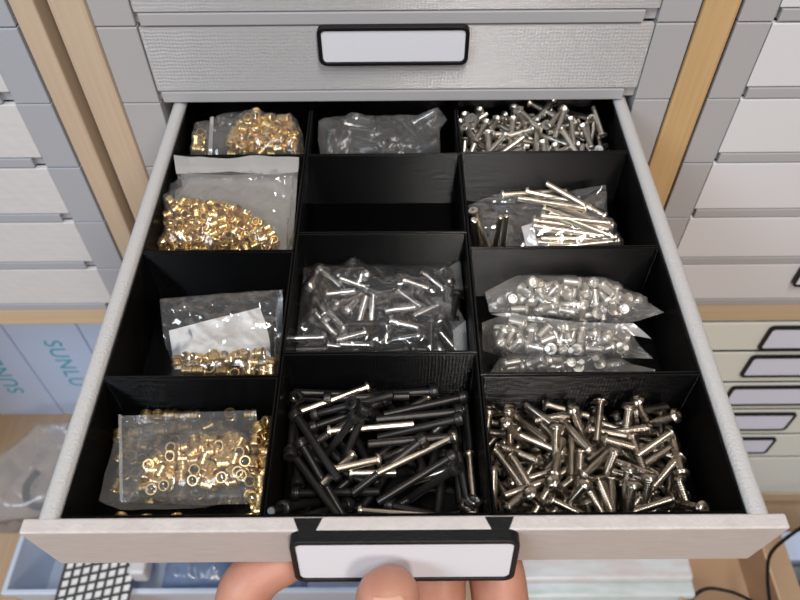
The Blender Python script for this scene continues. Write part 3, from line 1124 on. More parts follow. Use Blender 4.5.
# ------------------------------------------------------------------ the setting
o = boxobj('floor', M['wood_floor'], (-1500, 1500, -1200, 600, -540, -520)); tag(o, kind='structure')
o = boxobj('wall_back', pbr('wall_paint', (.6, .6, .6), .8), (-1500, 1500, 500, 520, -520, 900)); tag(o, kind='structure')

# ------------------------------------------------------------------ racks
YF = 219.0
t = empty('shelving_unit', 'pale beech shelving rack left of the open drawer, with a shelf over the filament boxes', 'shelving', (-318, 350, -520))
boxobj('side_panel', M['wood_left'], (-177, -165.6, YF, 490, -520, 600), t, 1.0)
boxobj('side_panel', M['wood_left'], (-493.5, -477, YF, 490, -520, 600), t, 1.2)
boxobj('shelf', M['wood_edge'], (-476.8, -177.2, YF + .6, 490, -183.5, -167.2), t, .8)
t = empty('shelving_unit', 'oak shelving rack around the open drawer and the right-hand drawers', 'shelving', (150, 350, -520))
boxobj('side_panel', M['wood_left'], (-160.0, -142.6, YF, 490, -520, 600), t, 2.2)
boxobj('side_panel', M['wood_right'], (138.9, 156.3, YF, 490, -520, 600), t, 1.8)
boxobj('side_panel', M['wood_right'], (437, 454, YF, 490, -520, 600), t, 1.8)
boxobj('shelf', M['wood_edge'], (156.5, 436.8, YF + .6, 490, -185.5, -167.2), t, .8)
boxobj('shelf', M['wood_edge'], (156.5, 436.8, YF + .6, 490, -493, -475), t, .8)

PITCH = 42.0
def label_holder(parent, cx, y, ztop, w=71.5, h=21.0, depth=9.5, tilt=0.0, th=1.8, mat='black', lmat='label'):
    """rounded frame standing off the drawer front, with a label insert"""
    cz = ztop - h / 2
    def fn(u, v, d):
        return (cx + u, y - d + (v - h / 2) * tilt, cz + v)
    bm = bmesh.new()
    outer, inner = rrect(w, h, 3.6), rrect(w - 2 * th, h - 2 * th, 2.2)
    ringprism(bm, outer, inner, fn, 0.2, depth)
    prism(bm, rrect(w - 2 * th + .2, h - 2 * th + .2, 2.2), fn, .2, depth - 3)
    bmesh.ops.recalc_face_normals(bm, faces=bm.faces)
    hold = finish(bm, 'label_holder', M[mat], parent, 40, (cx, y, cz), .35)
    bm = bmesh.new(); prism(bm, rrect(w - 2 * th - .3, h - 2 * th - .3, 2.0), fn, depth - 2.9, depth - .6)
    bmesh.ops.recalc_face_normals(bm, faces=bm.faces)
    lab = finish(bm, 'label', M[lmat], None, 40, (cx, y, cz))
    lab.parent = hold; lab.location = (0, 0, 0)
    tag(lab, 'blank pale insert in the black frame')
    return hold
def housing(x0, x1, ztop, px0, px1, mat, label, group, open_front=False):
    zb = ztop - PITCH
    t = empty('drawer_housing', label, 'drawer housing', ((x0 + x1) / 2, 340, zb), group)
    g = .35
    bm = bmesh.new()
    for a, b in ((x0 + .4, px0), (px1, x1 - .4)):
        box(bm, a, b, YF, 450, zb + g, ztop - g)
    box(bm, px0, px1, YF + 3, 450, zb + g, zb + 5.6)
    box(bm, px0, px1, 446, 450, zb + 5.6, ztop - g)
    finish(bm, 'shell', M[mat], t, None, ((x0 + x1) / 2, 340, zb), .5)
    boxobj('front_lip', M[mat], (px0 + 2.2, px1 - 6.5, YF, YF + 2.8, zb + g, zb + 6.3), t, .4)
    return t
def drawer_front(px0, px1, ztop, mat, label, group, hold=True, hmat='black'):
    zb = ztop - PITCH
    t = empty('drawer', label, 'drawer', ((px0 + px1) / 2, 340, zb), group)
    boxobj('front_panel', M[mat], (px0 + .6, px1 - .3, YF + .4, YF + 4, zb + 6.9, ztop - .9), t, .5)
    bm = bmesh.new()
    box(bm, px0 + 5, px1 - 5, YF + 4, 430, zb + 7.5, zb + 9.5)
    for a in (px0 + 5, px1 - 8): box(bm, a, a + 3, YF + 4, 430, zb + 9.5, ztop - 4)
    box(bm, px0 + 8, px1 - 8, 427, 430, zb + 9.5, ztop - 4)
    finish(bm, 'tray', M['drawer'], t, None, ((px0 + px1) / 2, 340, zb))
    if hold: label_holder(t, (px0 + px1) / 2 - 1.5 if px0 > -150 and px0 < 0 else (px0 + px1) / 2, YF + .4, ztop + .6, h=20.0, depth=3.6)
    return t
ZT = [85.0, 43.0, 1.2, -40.8, -82.8, -124.8]     # tops of the stacked modules
ordn = ['fourth row up', 'third row up', 'second row up', 'lowest row']
# left stack
lrow = ['cut by the photo top', 'second row down', 'third row down', 'fourth row down', 'fifth row down', 'lowest row above the shelf']
for i, zt in enumerate(ZT):
    housing(-458.5, -178, zt, -437.5, -196.3, 'housing_cool_light', 'grey drawer housing in the left stack, tinted for cool light, ' + lrow[i], 'grey housings of the left stack')
    drawer_front(-437.5, -196.3, zt, 'panel_streak', 'white streaked drawer front in the left stack, ' + lrow[i], 'closed drawers of the left stack')
    housing(156.9, 436.5, zt, 173.8, 415.5, 'housing', 'grey drawer housing in the right stack, ' + lrow[i], 'grey housings of the right stack')
    drawer_front(173.8, 415.5, zt, 'panel_smooth', 'smooth white drawer front in the right stack, ' + lrow[i], 'closed drawers of the right stack')
crow = ['cut by the photo top', 'just above the open drawer', 'that the open drawer slides out of', 'under the open drawer', 'second below the open drawer', 'third below the open drawer']
for i, zt in enumerate(ZT):
    housing(-142, 138.2, zt, -122.6, 119.8, 'housing', 'grey drawer housing in the middle stack, ' + crow[i], 'grey housings of the middle stack')
    if i == 2: continue
    if i > 2: continue
    drawer_front(-122.6, 119.8, zt, 'panel_grid', 'white woven-look drawer front in the middle stack, ' + crow[i], 'closed drawers of the middle stack')

# ------------------------------------------------------------------ low cabinet on the right
t = empty('drawer_cabinet', 'low black cabinet of pale drawers under the right shelf', 'cabinet', (296, 340, -475))
bm = bmesh.new()
box(bm, 157, 160, YF + 3, 480, -474.8, -186); box(bm, 433, 436.3, YF + 3, 480, -474.8, -186)
box(bm, 160, 433, 470, 480, -474.8, -186)
zl = [-187.2, -223.5, -266.5, -308.5, -351.5, -395.0, -474.6]
for z in zl[1:-1]: box(bm, 160, 433, YF + 2, 470, z - 1.6, z + 1.6)
box(bm, 160, 433, YF + 2, 470, -474.8, -473); box(bm, 160, 433, YF + 2, 470, -187.4, -186)
finish(bm, 'carcass', M['black'], t, None, (296, 340, -475))
M['cream'] = pbr('pale_sage_drawer_front', (.70, .73, .68), .45)
for i in range(6):
    z1, z0 = zl[i] - 1.9, zl[i + 1] + 1.9
    d = boxobj('drawer', M['cream'], (160.6, 432.4, YF + 1, 460, z0, z1), t, .5)
    lh = label_holder(t, 300.3, YF + 1, z1 - 2.2 if i != 5 else z1 - 22, w=70.5, h=28, depth=2.6, th=2.4, lmat='label_cool')
    w = lh.matrix_basis.copy(); lh.parent = d; lh.location = Vector((300.3, YF + 1, (z1 - 2.2 if i != 5 else z1 - 22) - 14.0)) * S - d.location - t.location

# ------------------------------------------------------------------ the open drawer
D = empty('drawer', 'open pale grey drawer pulled out of the middle stack, full of black bins', 'drawer', (0, 120, -34.5))
def prof_wall(xin, xout, y0, y1):
    """side wall with a rounded top rim"""
    bm = bmesh.new(); w = abs(xout - xin) / 2; cx = (xin + xout) / 2
    pts = [(cx - w, -34.2), (cx + w, -34.2), (cx + w, -1.6)]
    for k in range(1, 8):
        a = math.pi * k / 8
        pts.append((cx + w * math.cos(a) , -1.6 + 2.0 * math.sin(a)))
    pts.append((cx - w, -1.6))
    prism(bm, pts, lambda u, v, d: (u, d, v), y0, y1)
    bmesh.ops.recalc_face_normals(bm, faces=bm.faces)
    return bm
finish(prof_wall(-110, -116.6, -.5, 268), 'side_wall', M['drawer'], D, 50, (-113, 120, -34.5))
finish(prof_wall(110, 116.6, -.5, 268), 'side_wall', M['drawer'], D, 50, (113, 120, -34.5))
boxobj('back_wall', M['drawer'], (-110, 110, 264, 268, -34.2, -2), D)
boxobj('base', M['drawer'], (-110, 110, 0, 264, -34.2, -32.6), D)
bm = bmesh.new()
prism(bm, [(-5.2, 0), (-.2, 0), (-.2, -34.3), (-2.6, -34.3)], lambda u, v, d: (d, u, v), -120.9, 121.4)
bmesh.ops.recalc_face_normals(bm, faces=bm.faces)
finish(bm, 'front_panel', M['front'], D, None, (0, -2, -34.5), .7, 3)
lh = label_holder(D, .3, -4.6, .2, w=72.4, h=24.2, depth=4.3, tilt=.17, th=1.7)
lh.location = Vector((.3, -4.6, .2 - 12.1)) * S - D.location
for cx in (-30.3, 30.4):
    bm = bmesh.new()
    prism(bm, [(cx - 4.6, -.9), (cx + 4.6, -.9), (cx + 2.6, -5.3), (cx - 2.6, -5.3)], lambda u, v, d: (u, v, d), -14, .25)
    prism(bm, [(cx - 2.6, -5.3), (cx + 2.6, -5.3), (cx + 2.6, -7.5), (cx - 2.6, -7.5)], lambda u, v, d: (u, v, d), -14, .25)
    bmesh.ops.recalc_face_normals(bm, faces=bm.faces)
    c = finish(bm, 'dovetail_clip', M['black'], None, None, (cx, -3, -5))
    c.parent = lh; c.location = Vector((cx, -3, -5)) * S - Vector((.3, -4.6, .2 - 12.1)) * S

# bins: twelve separate open boxes
XC = [(-109.8, -45.3), (-45.1, 28.5), (28.7, 109.8)]
YR = [[.2, 53.6, 117.0, 180.0, 241.5], [.2, 64.0, 127.4, 180.0, 241.5], [.2, 53.9, 118.0, 181.0, 241.5]]
cn, rn = ['left', 'middle', 'right'], ['front', 'second', 'third', 'rear']
what = {(0, 0): 'holding small bags and loose brass inserts', (1, 0): 'holding long black bolts', (2, 0): 'holding loose button head screws',
        (0, 1): 'holding a brass insert bag with a paper slip', (1, 1): 'holding a large bag of mixed screws', (2, 1): 'holding stacked bags of short screws',
        (0, 2): 'holding a full zip bag of brass inserts', (1, 2): 'standing empty', (2, 2): 'holding a bag of long bolts',
        (0, 3): 'holding a small brass insert bag', (1, 3): 'holding a flat smoky bag of screws', (2, 3): 'holding loose silver bolts'}
for c in range(3):
    for r in range(4):
        x0, x1 = XC[c]; y0, y1 = YR[c][r] + .1, YR[c][r + 1] - .1
        zf = {(0, 0): -22.4, (2, 3): -18.4}.get((c, r), -31.6)
        zt = -1.4; w = 1.0
        bm = bmesh.new()
        o4 = [(x0, y0), (x1, y0), (x1, y1), (x0, y1)]; i4 = [(x0 + w, y0 + w), (x1 - w, y0 + w), (x1 - w, y1 - w), (x0 + w, y1 - w)]
        R = [[bm.verts.new((x, y, z)) for x, y in p] for p, z in ((o4, -32.5), (o4, zt), (i4, zt), (i4, zf))]
        for a, b in zip(R, R[1:]):
            for k in range(4): bm.faces.new((a[k], a[(k + 1) % 4], b[(k + 1) % 4], b[k]))
        bm.faces.new(R[0][::-1]); bm.faces.new(R[3])
        o = finish(bm, 'storage_bin', M['bin'], None, None, ((x0 + x1) / 2, (y0 + y1) / 2, -32.5), .25, 1)
        tag(o, 'black bin, %s row, %s column, %s' % (rn[r], cn[c], what[c, r]), 'bin', 'black bins in the open drawer')

# ------------------------------------------------------------------ the small hardware
def hexr(a):
    def f(k, seg=24):
        th = 2 * math.pi * k / seg
        return a / math.cos((th % (math.pi / 3)) - math.pi / 6)
    return f
KN = lambda r: (lambda k: r * (1.0 if k % 2 else .95))
def button(L, r=1.5, R=2.85, H=1.65):
    T = L + H; bm = bmesh.new(); z = T / 2
    lathe(bm, [(r - .3, -z), (r, -z + .3), (r, z - H), (R - .1, z - H), (R, z - H + .2), (R * .93, z - H + .75), (R * .74, z - H + 1.28), (R * .5, z - .1), (hexr(1.05), z), (hexr(1.0), z - 1.1)], 24)
    return bm
def socket(L, r=1.5, R=2.75, H=3.0):
    T = L + H; bm = bmesh.new(); z = T / 2
    lathe(bm, [(r - .3, -z), (r, -z + .3), (r, z - H), (R - .25, z - H), (KN(R), z - H + .3), (KN(R), z - .5), (R - .15, z - .15), (R - .4, z), (hexr(1.3), z), (hexr(1.25), z - 1.6)], 24)
    return bm
def pan(L, r=1.5, R=2.8, H=1.9, cs=False):
    T = L + H; bm = bmesh.new(); z = T / 2
    crs = lambda a: (lambda k: a * (1.0 if (k % 6) in (0,) else .42))
    if cs: pr = [(R - .1, z - .45), (R, z - .2), (R * .96, z)]
    else: pr = [(R - .1, z - H), (R, z - H + .3), (R * .9, z - H + 1.1), (R * .62, z - .15)]
    lathe(bm, [(r - .3, -z), (r, -z + .3), (r, z - H)] + pr + [(crs(1.5), z), (crs(1.1), z - 1.1)], 24)
    return bm
def insert(r, h):
    bm = bmesh.new(); z = h / 2; k = KN(r * 1.06); g = r * .86
    lathe(bm, [(r * .9, -z), (k, -z + .3), (k, -.22 * h), (g, -.17 * h), (g, .1 * h), (k, .15 * h), (k, z - .3), (r * .92, z), (r * .72, z), (r * .66, z - .4), (r * .66, -z + .4), (r * .72, -z)], 22, close=True)
    return bm
def nut():
    bm = bmesh.new(); hx = lambda k: 2.75 / math.cos((2 * math.pi * k / 24 % (math.pi / 3)) - math.pi / 6)
    h2 = lambda k: 2.65 * min(1.06, 1 / math.cos((2 * math.pi * k / 24 % (math.pi / 3)) - math.pi / 6))
    lathe(bm, [(h2, -1.2), (hx, -1.0), (hx, 1.0), (h2, 1.2), (1.6, 1.2), (1.45, .9), (1.45, -.9), (1.6, -1.2)], 24, close=True)
    return bm
MESHES = {}
def proto(key, bm, mat):
    for v in bm.verts: v.co *= S
    me = bpy.data.meshes.new(key); bmesh.ops.recalc_face_normals(bm, faces=bm.faces); bm.to_mesh(me); bm.free()
    me.materials.append(mat)
    for p in me.polygons: p.use_smooth = True
    me.set_sharp_from_angle(angle=math.radians(38))
    MESHES[key] = me
proto('btn16', button(16), M['nickel']); proto('btn8', button(6, 1.35, 2.45, 1.4), M['satin']); proto('soc30', socket(30), M['blackox'])
proto('nick30', pan(31, 1.25, 2.3, 1.3), M['warm']); proto('nick16', pan(16, 1.5, 2.6, 1.6), M['warm'])
proto('pan12', pan(12), M['bright']); proto('pan18', pan(18), M['nickel']); proto('cs12', pan(12, cs=True), M['bright'])
proto('flat16', pan(16, 1.35, 2.5, 1.5, cs=True), M['soft']); proto('blk12', socket(12, 1.5, 2.75, 2.4), M['blackox'])
proto('ins', insert(2.1, 4.3), M['brass_dull']); proto('inss', insert(1.9, 3.8), M['brass']); proto('insb', insert(2.3, 4.6), M['brass'])
proto('nut', nut(), M['bright'])
proto('blk18', socket(14.6, 1.5, 2.75, 3.0), M['blackox'])

LAB = {
 'A': ('button_head_screw', 'silver button head screw in the loose pile of the front right bin', 'screw', 'button head screws in the front right bin'),
 ('B', 'soc30'): ('socket_head_bolt', 'long black socket head bolt in the front middle bin', 'bolt', 'black bolts in the front middle bin'),
 ('B', 'nick30'): ('long_bolt', 'long bare silver bolt among the black bolts of the front middle bin', 'bolt', 'silver bolts in the front middle bin'),
 ('B', 'nick16'): ('short_bolt', 'short bare silver bolt among the black bolts of the front middle bin', 'bolt', 'short silver bolts in the front middle bin'),
 ('B', 'nut'): ('hex_nut', 'silver hex nut among the black bolts of the front middle bin', 'nut', 'hex nuts in the front middle bin'),
 'L': ('flat_head_bolt', 'silver flat head bolt in the loose pile of the rear right bin', 'bolt', 'silver bolts in the rear right bin'),
 'C': ('brass_insert', 'knurled brass insert inside the flat clear bag of the front left bin', 'insert', 'brass inserts in the front left bag'),
 'C2': ('brass_insert', 'knurled brass insert in the lower bag under the flat bag, front left bin', 'insert', 'brass inserts in the lower front left bag'),
 'CL': ('brass_insert', 'loose knurled brass insert beside the bags in the front left bin', 'insert', 'loose brass inserts in the front left bin'),
 'G': ('small_brass_insert', 'small brass insert heaped in the large milky zip bag, third row left', 'insert', 'brass inserts in the large zip bag'),
 'D': ('brass_insert', 'brass insert at the bottom of the bag with the paper slip', 'insert', 'brass inserts in the bag with a paper slip'),
 ('E', 'pan12'): ('pan_head_screw', 'bright cross head screw inside the large clear bag of the middle column', 'screw', 'bright screws in the large middle bag'),
 ('E', 'cs12'): ('flat_head_screw', 'bright flat cross head screw inside the large clear bag of the middle column', 'screw', 'flat head screws in the large middle bag'),
 ('E', 'pan18'): ('pan_head_screw', 'longer silver cross head screw inside the large clear bag of the middle column', 'screw', 'longer screws in the large middle bag'),
 ('E', 'blk12'): ('socket_head_screw', 'black socket head screw inside the large clear bag of the middle column', 'screw', 'black screws in the large middle bag'),
 ('E', 'blk18'): ('socket_head_screw', 'longer black socket head screw inside the large clear bag of the middle column', 'screw', 'longer black screws in the large middle bag'),
 'F1': ('short_button_screw', 'short silver button head screw in the top bag of the stacked bags', 'screw', 'short screws in the top stacked bag'),
 'F2': ('short_button_screw', 'short silver button head screw in the middle bag of the stacked bags', 'screw', 'short screws in the middle stacked bag'),
 'F3': ('short_button_screw', 'short silver button head screw in the lowest bag of the stacked bags', 'screw', 'short screws in the lowest stacked bag'),
 'I': ('long_bolt', 'long silver bolt inside the open clear bag, third row right', 'bolt', 'long bolts inside the third row bag'),
 'I2': ('long_bolt', 'long silver bolt lying loose on top of the open clear bag, third row right', 'bolt', 'long bolts on top of the third row bag'),
 'IS': ('long_bolt', 'long silver bolt standing upright at the left end of the third row right bin', 'bolt', 'bolts standing in the third row right bin'),
 'J': ('brass_insert', 'brass insert inside the small zip bag of the rear left bin', 'insert', 'brass inserts in the rear left bag'),
 ('K', 'blk12'): ('socket_head_screw', 'dark socket head screw inside the smoky bag of the rear middle bin', 'screw', 'dark screws in the smoky rear bag'),
 ('K', 'pan12'): ('pan_head_screw', 'bright pan head screw inside the smoky bag of the rear middle bin', 'screw', 'bright screws in the smoky rear bag'),
}
ONE = {
 ('B', 52): 'brightest long silver bolt lying nearly level across the black bolts',
 ('B', 54): 'long silver bolt slanting from upper right to lower left across black bolts',
 ('B', 56): 'long black bolt at the left of its bin, socket head at the upper left end',
 ('B', 28): 'thin silver bolt standing against the right wall of the front middle bin',
 ('B', 51): 'short silver bolt whose round head faces up amid the black bolts',
 ('B', 53): 'long black bolt slanting across the middle, its head beside the bright silver bolt',
 ('B', 55): 'long black bolt slanting just below the slanted silver bolt',
 ('B', 59): 'small silver nut in the far left corner of the front middle bin',
 ('I2', 0): 'long silver bolt at the back edge of the open clear bag',
 ('I2', 3): 'long silver bolt lying diagonally on top of the open bag, head at its right end',
}

REST = {}
for key, items in POSES.items():
    for i, (kd, x, y, z, ax, ay, az) in enumerate(items):
        name, lab, cat, grp = LAB[key, kd] if (key, kd) in LAB else LAB[key]
        if (key, i) in ONE: lab = ONE[key, i]
        o = bpy.data.objects.new(name, MESHES[kd])
        o.location = Vector((x, y, z)) * .1 * S
        o.rotation_mode = 'QUATERNION'
        a = Vector((ax, ay, az)).normalized()
        o.rotation_quaternion = a.to_track_quat('Z', 'Y') @ Quaternion((0, 0, 1), random.uniform(0, 6.28))
        link(o); tag(o, lab, cat, grp)
        T = {'btn16': 17.65, 'btn8': 7.4, 'soc30': 33, 'nick30': 32.3, 'nick16': 17.6, 'pan12': 13.9, 'pan18': 19.9, 'cs12': 13.9, 'flat16': 17.5, 'blk12': 14.4, 'ins': 4.3, 'inss': 3.8, 'insb': 4.6, 'nut': 2.4, 'blk18': 17.6}[kd]
        rr = {'inss': 2.1, 'ins': 2.3, 'insb': 2.5}.get(kd, 2.5)
        REST.setdefault(key, []).append((Vector((x, y, z)) * .1, a, T, rr))

# ------------------------------------------------------------------ bags
class Plane:
    def __init__(s, Y0, z0, Y1, z1):
        s.o = Vector((0, Y0, z0)); t = math.atan2(z1 - z0, Y1 - Y0)
        s.eu = Vector((1, 0, 0)); s.ev = Vector((0, math.cos(t), math.sin(t))); s.n = Vector((0, -math.sin(t), math.cos(t)))
    def world(s, u, v, w): return s.o + s.eu * u + s.ev * v + s.n * w
    def local(s, p):
        d = Vector(p) - s.o
        return d.dot(s.eu), d.dot(s.ev), d.dot(s.n)
def resample(poly, step):
    out = []
    for i in range(len(poly)):
        a, b = Vector(poly[i]), Vector(poly[(i + 1) % len(poly)])
        n = max(1, int((b - a).length / step))
        out += [tuple(a + (b - a) * k / n) for k in range(n)]
    return out
def inpoly(x, y, P):
    c = False; j = len(P) - 1
    for i in range(len(P)):
        if (P[i][1] > y) != (P[j][1] > y) and x < (P[j][0] - P[i][0]) * (y - P[i][1]) / (P[j][1] - P[i][1]) + P[i][0]: c = not c
        j = i
    return c
def make_bag(key, pl, outline, mid, mat, label, cat_group, keys, wr=.5, seed=0, step=1.25, wscale=.09, sag=True, name='zip_bag', puff=0.0, base=-.4):
    """a closed pillow of thin film: both skins stretched over whatever lies between them"""
    B = resample(outline, step)
    xs = [p[0] for p in B]; ys = [p[1] for p in B]
    x0, y0 = min(xs) - 2, min(ys) - 2; g = 1.0
    nx, ny = int((max(xs) - x0) / g) + 4, int((max(ys) - y0) / g) + 4
    top = np.full((nx, ny), -1e3)
    for k in keys:
        for c, a, T, r in REST.get(k, []):
            for j in range(7):
                u, v, w = pl.local(c + a * T * (j / 6 - .5))
                i0, j0 = (u - x0) / g, (v - y0) / g; R = int(r / g + 2)
                for ii in range(int(i0) - R, int(i0) + R + 2):
                    for jj in range(int(j0) - R, int(j0) + R + 2):
                        if 0 <= ii < nx and 0 <= jj < ny:
                            d = math.hypot(ii - i0, jj - j0) * g
                            if d < r + 1.0: top[ii, jj] = max(top[ii, jj], w + math.sqrt(max(r * r - d * d, 0)) + .35)
    msk = np.array([[inpoly(x0 + i * g, y0 + j * g, outline) for j in range(ny)] for i in range(nx)])
    F = np.where(msk, np.maximum(top, mid), mid)
    for it in range(140):
        A = (np.roll(F, 1, 0) + np.roll(F, -1, 0) + np.roll(F, 1, 1) + np.roll(F, -1, 1)) / 4 + puff
        F = np.where(msk, np.maximum(np.maximum(top, A), mid - 2), mid)
    D_ = np.zeros((nx, ny)); cur = msk.copy()
    for it in range(12):
        D_ += cur
        cur = cur & np.roll(cur, 1, 0) & np.roll(cur, -1, 0) & np.roll(cur, 1, 1) & np.roll(cur, -1, 1)
    def samp(A, x, y):
        i, j = (x - x0) / g, (y - y0) / g; a, b = int(i), int(j); fx, fy = i - a, j - b
        return (A[a, b] * (1 - fx) + A[a + 1, b] * fx) * (1 - fy) + (A[a, b + 1] * (1 - fx) + A[a + 1, b + 1] * fx) * fy
    rnd = random.Random(seed)
    pts = [Vector(p) for p in B]; nb = len(pts)
    yy = min(ys) + step
    row = 0
    while yy < max(ys):
        xx = min(xs) + (step / 2 if row % 2 else 0)
        while xx < max(xs):
            p = (xx + rnd.uniform(-.2, .2), yy + rnd.uniform(-.2, .2))
            if inpoly(p[0], p[1], outline) and samp(D_, *p) > .8: pts.append(Vector(p))
            xx += step
        yy += step * .87; row += 1
    res = geometry.delaunay_2d_cdt(pts, [(i, (i + 1) % nb) for i in range(nb)], [], 1, 1e-5)
    V, Fc = res[0], res[2]
    bm = bmesh.new()
    cx, cy = (min(xs) + max(xs)) / 2, (min(ys) + max(ys)) / 2
    org = pl.world(cx, cy, mid)
    def skin(up):
        vs = []
        for p in V:
            e = min(1.0, max(0.0, samp(D_, p.x, p.y) / 5.0))
            q = Vector((p.x * wscale, p.y * wscale, seed * 7.3 + (0 if up else 50)))
            rid = 1 - abs(noise.noise(q)) * 2.2; rid2 = 1 - abs(noise.noise(q * 2.3 + Vector((9, 3, 1)))) * 2.2
            wn = wr * (max(rid, 0) ** 3 * 1.6 + max(rid2, 0) ** 3 * .7) * (.35 + .65 * e)
            if up: h = samp(F, p.x, p.y) + wn
            else: h = mid + (base - mid) * min(1, samp(D_, p.x, p.y) / 4) - .02 + (wn * .2 if e < 1 else 0)
            # seams ripple a little
            h += (1 - e) * .9 * noise.noise(Vector((p.x * .14, p.y * .14, seed + 3.3)))
            vs.append(bm.verts.new(pl.world(p.x, p.y, h)))
        for f in Fc:
            try: bm.faces.new([vs[i] for i in (f if up else f[::-1])])
            except ValueError: pass
    skin(True); skin(False)
    t = empty(name, label, 'plastic bag', org, cat_group)
    finish(bm, 'film', mat, t, 60, org)
    return t, org
def sheet(name, t, pl, poly, w, mat, ridges=0, wob=0, step=2.0, th=.12, wfun=None, smooth=50):
    """a thin strip or slip lying on plane pl at height w"""
    B = resample(poly, step); xs = [p[0] for p in B]; ys = [p[1] for p in B]
    pts = [Vector(p) for p in B]; nb = len(pts); yy = min(ys) + step * .6
    while yy < max(ys):
        xx = min(xs) + step * .6
        while xx < max(xs):
            if inpoly(xx, yy, poly): pts.append(Vector((xx, yy)))
            xx += step
        yy += step
    V, _, Fc = geometry.delaunay_2d_cdt(pts, [(i, (i + 1) % nb) for i in range(nb)], [], 1, 1e-5)[:3]
    bm = bmesh.new(); vs = []
    for p in V:
        h = w + (wfun(p.x, p.y) if wfun else 0) + wob * noise.noise(Vector((p.x * .1, p.y * .1, w)))
        if ridges: h += ridges * math.sin(p.y * 2 * math.pi / 2.4)
        vs.append(bm.verts.new(pl.world(p.x, p.y, h)))
    for f in Fc: bm.faces.new([vs[i] for i in f])
    if th:
        bmesh.ops.recalc_face_normals(bm, faces=bm.faces)
        bmesh.ops.solidify(bm, geom=list(bm.faces), thickness=th)
    c = pl.world(sum(xs) / len(xs), sum(ys) / len(ys), w)
    return finish(bm, name, mat, t, smooth, c)

PLS = {k: Plane(*v['plane']) for k, v in BAGS.items()}
O = lambda k: [tuple(p) for p in BAGS[k]['outline']]
X = lambda k, n: [tuple(p) for p in BAGS[k][n]]
t, _ = make_bag('C2', PLS['C2'], O('C2'), 2.4, M['film_grey'], 'smoky zip bag of inserts lying under the flat clear bag, front left bin', None, ['C2'], .4, 1)
t, _ = make_bag('C', PLS['C'], O('C'), 2.2, M['film'], 'flat clear zip bag of brass inserts on top in the front left bin', None, ['C'], .25, 2)
sheet('zip_strip', t, PLS['C'], X('C', 'strip'), 2.9, M['film_haze'], .12, .3)
t, _ = make_bag('G', PLS['G'], O('G'), 4.5, M['film_clear'], 'large milky zip bag of brass inserts leaning in the third row left bin', None, ['G'], .9, 3, puff=.012)
sheet('back_film', t, PLS['G'], [(u * .97 - 2.2, v * .97 + .6) for u, v in O('G')], -.15, M['backing_film'], 0, .2, th=0)
sheet('zip_strip', t, PLS['G'], X('G', 'strip'), 6.5, M['zip'], .22, 2.2)
t, _ = make_bag('D', PLS['D'], O('D'), 3.6, M['film_sheen'], 'crinkled clear bag with a white paper slip and brass inserts, second row left', None, ['D'], .9, 4, puff=.01)
sheet('paper_slip', t, PLS['D'], X('D', 'paper'), 4.1, M['paper'], 0, .5)
t, _ = make_bag('E', PLS['E'], O('E'), 5.5, M['film_sheen'], 'large crinkled clear bag of mixed screws in the second row middle bin', None, ['E'], 1.2, 5, wscale=.045, puff=.01)
sheet('zip_strip', t, PLS['E'], X('E', 'strip'), 7.0, M['film_haze'], .25, 1.2)
sheet('side_flap', t, PLS['E'], X('E', 'flap'), 6.2, M['film_grey'], 0, 1.5)
for k, lab, sd in (('F3', 'lowest clear bag of short screws in the stack, second row right, nearest the front', 6), ('F2', 'middle clear bag of short screws in the stack, second row right', 7), ('F1', 'topmost pointed clear bag of short screws in the stack, second row right', 8)):
    t, _ = make_bag(k, PLS[k], O(k), 3.4, M['film_milk'], lab, 'stacked bags of short screws', [k], .7, sd)
    if 'strip' in BAGS[k]: sheet('zip_strip', t, PLS[k], X(k, 'strip'), 3.6, M['zip'], .12, 1.0)
t, _ = make_bag('I', PLS['I'], O('I'), 2.6, M['film_sheen'], 'open clear bag of long bolts in the third row right bin', None, ['I'], .8, 9)
sheet('paper_slip', t, PLS['I'], X('I', 'paper'), 2.2, M['paper'], 0, .4)
t, _ = make_bag('J', PLS['J'], O('J'), 4.0, M['film'], 'small clear zip bag of brass inserts in the rear left bin', None, ['J'], .6, 10)
sheet('zip_strip', t, PLS['J'], X('J', 'strip'), 6.5, M['zip'], 0, .8)
t, _ = make_bag('K', PLS['K'], O('K'), 5.0, M['film_grey'], 'flat smoky bag of dark screws in the rear middle bin', None, ['K'], .7, 12)


# ------------------------------------------------------------------ around and below the drawer
M['spool_box'] = pbr('pale_blue_white_carton', (.56, .68, .92), .45)
M['teal'] = pbr('teal_print', (.06, .42, .52), .5)
bx = [(-474.5, -399.6, 90, -472, 'at the left edge of the photo'), (-398.4, -324.2, -90, -372, 'second from the left'), (-323.0, -249.0, 90, -472, 'half hidden behind the open drawer')]
for x0, x1, rot, zs, w in bx:
    b = boxobj('filament_box', M['spool_box'], (x0, x1, 345, 488, -520, -312), None, 1.2)
    tag(b, 'pale blue filament box under the left shelf, ' + w, 'box', 'filament boxes under the left shelf')
    fc = bpy.data.curves.new('brand_print', 'FONT'); fc.body = 'SUNLU'; fc.size = .0255; fc.extrude = .00015; fc.space_character = 1.12
    fc.align_x = 'LEFT'; fc.align_y = 'CENTER'
    tmp = bpy.data.objects.new('tmp', fc); COL.objects.link(tmp); bpy.context.view_layer.update()
    tme = bpy.data.meshes.new_from_object(tmp.evaluated_get(bpy.context.evaluated_depsgraph_get()))
    bpy.data.objects.remove(tmp); tme.materials.clear(); tme.materials.append(M['teal']); tme.name = 'brand_print'
    tx = link(bpy.data.objects.new('brand_print', tme), b)
    tx['label'] = 'teal brand lettering'
    cx = -359.5 if rot < 0 else (x0 + x1) / 2 + 4
    tx.location = Vector((cx, 344.8, zs)) * S - b.location
    tx.rotation_euler = (math.pi / 2, math.radians(-rot), 0)
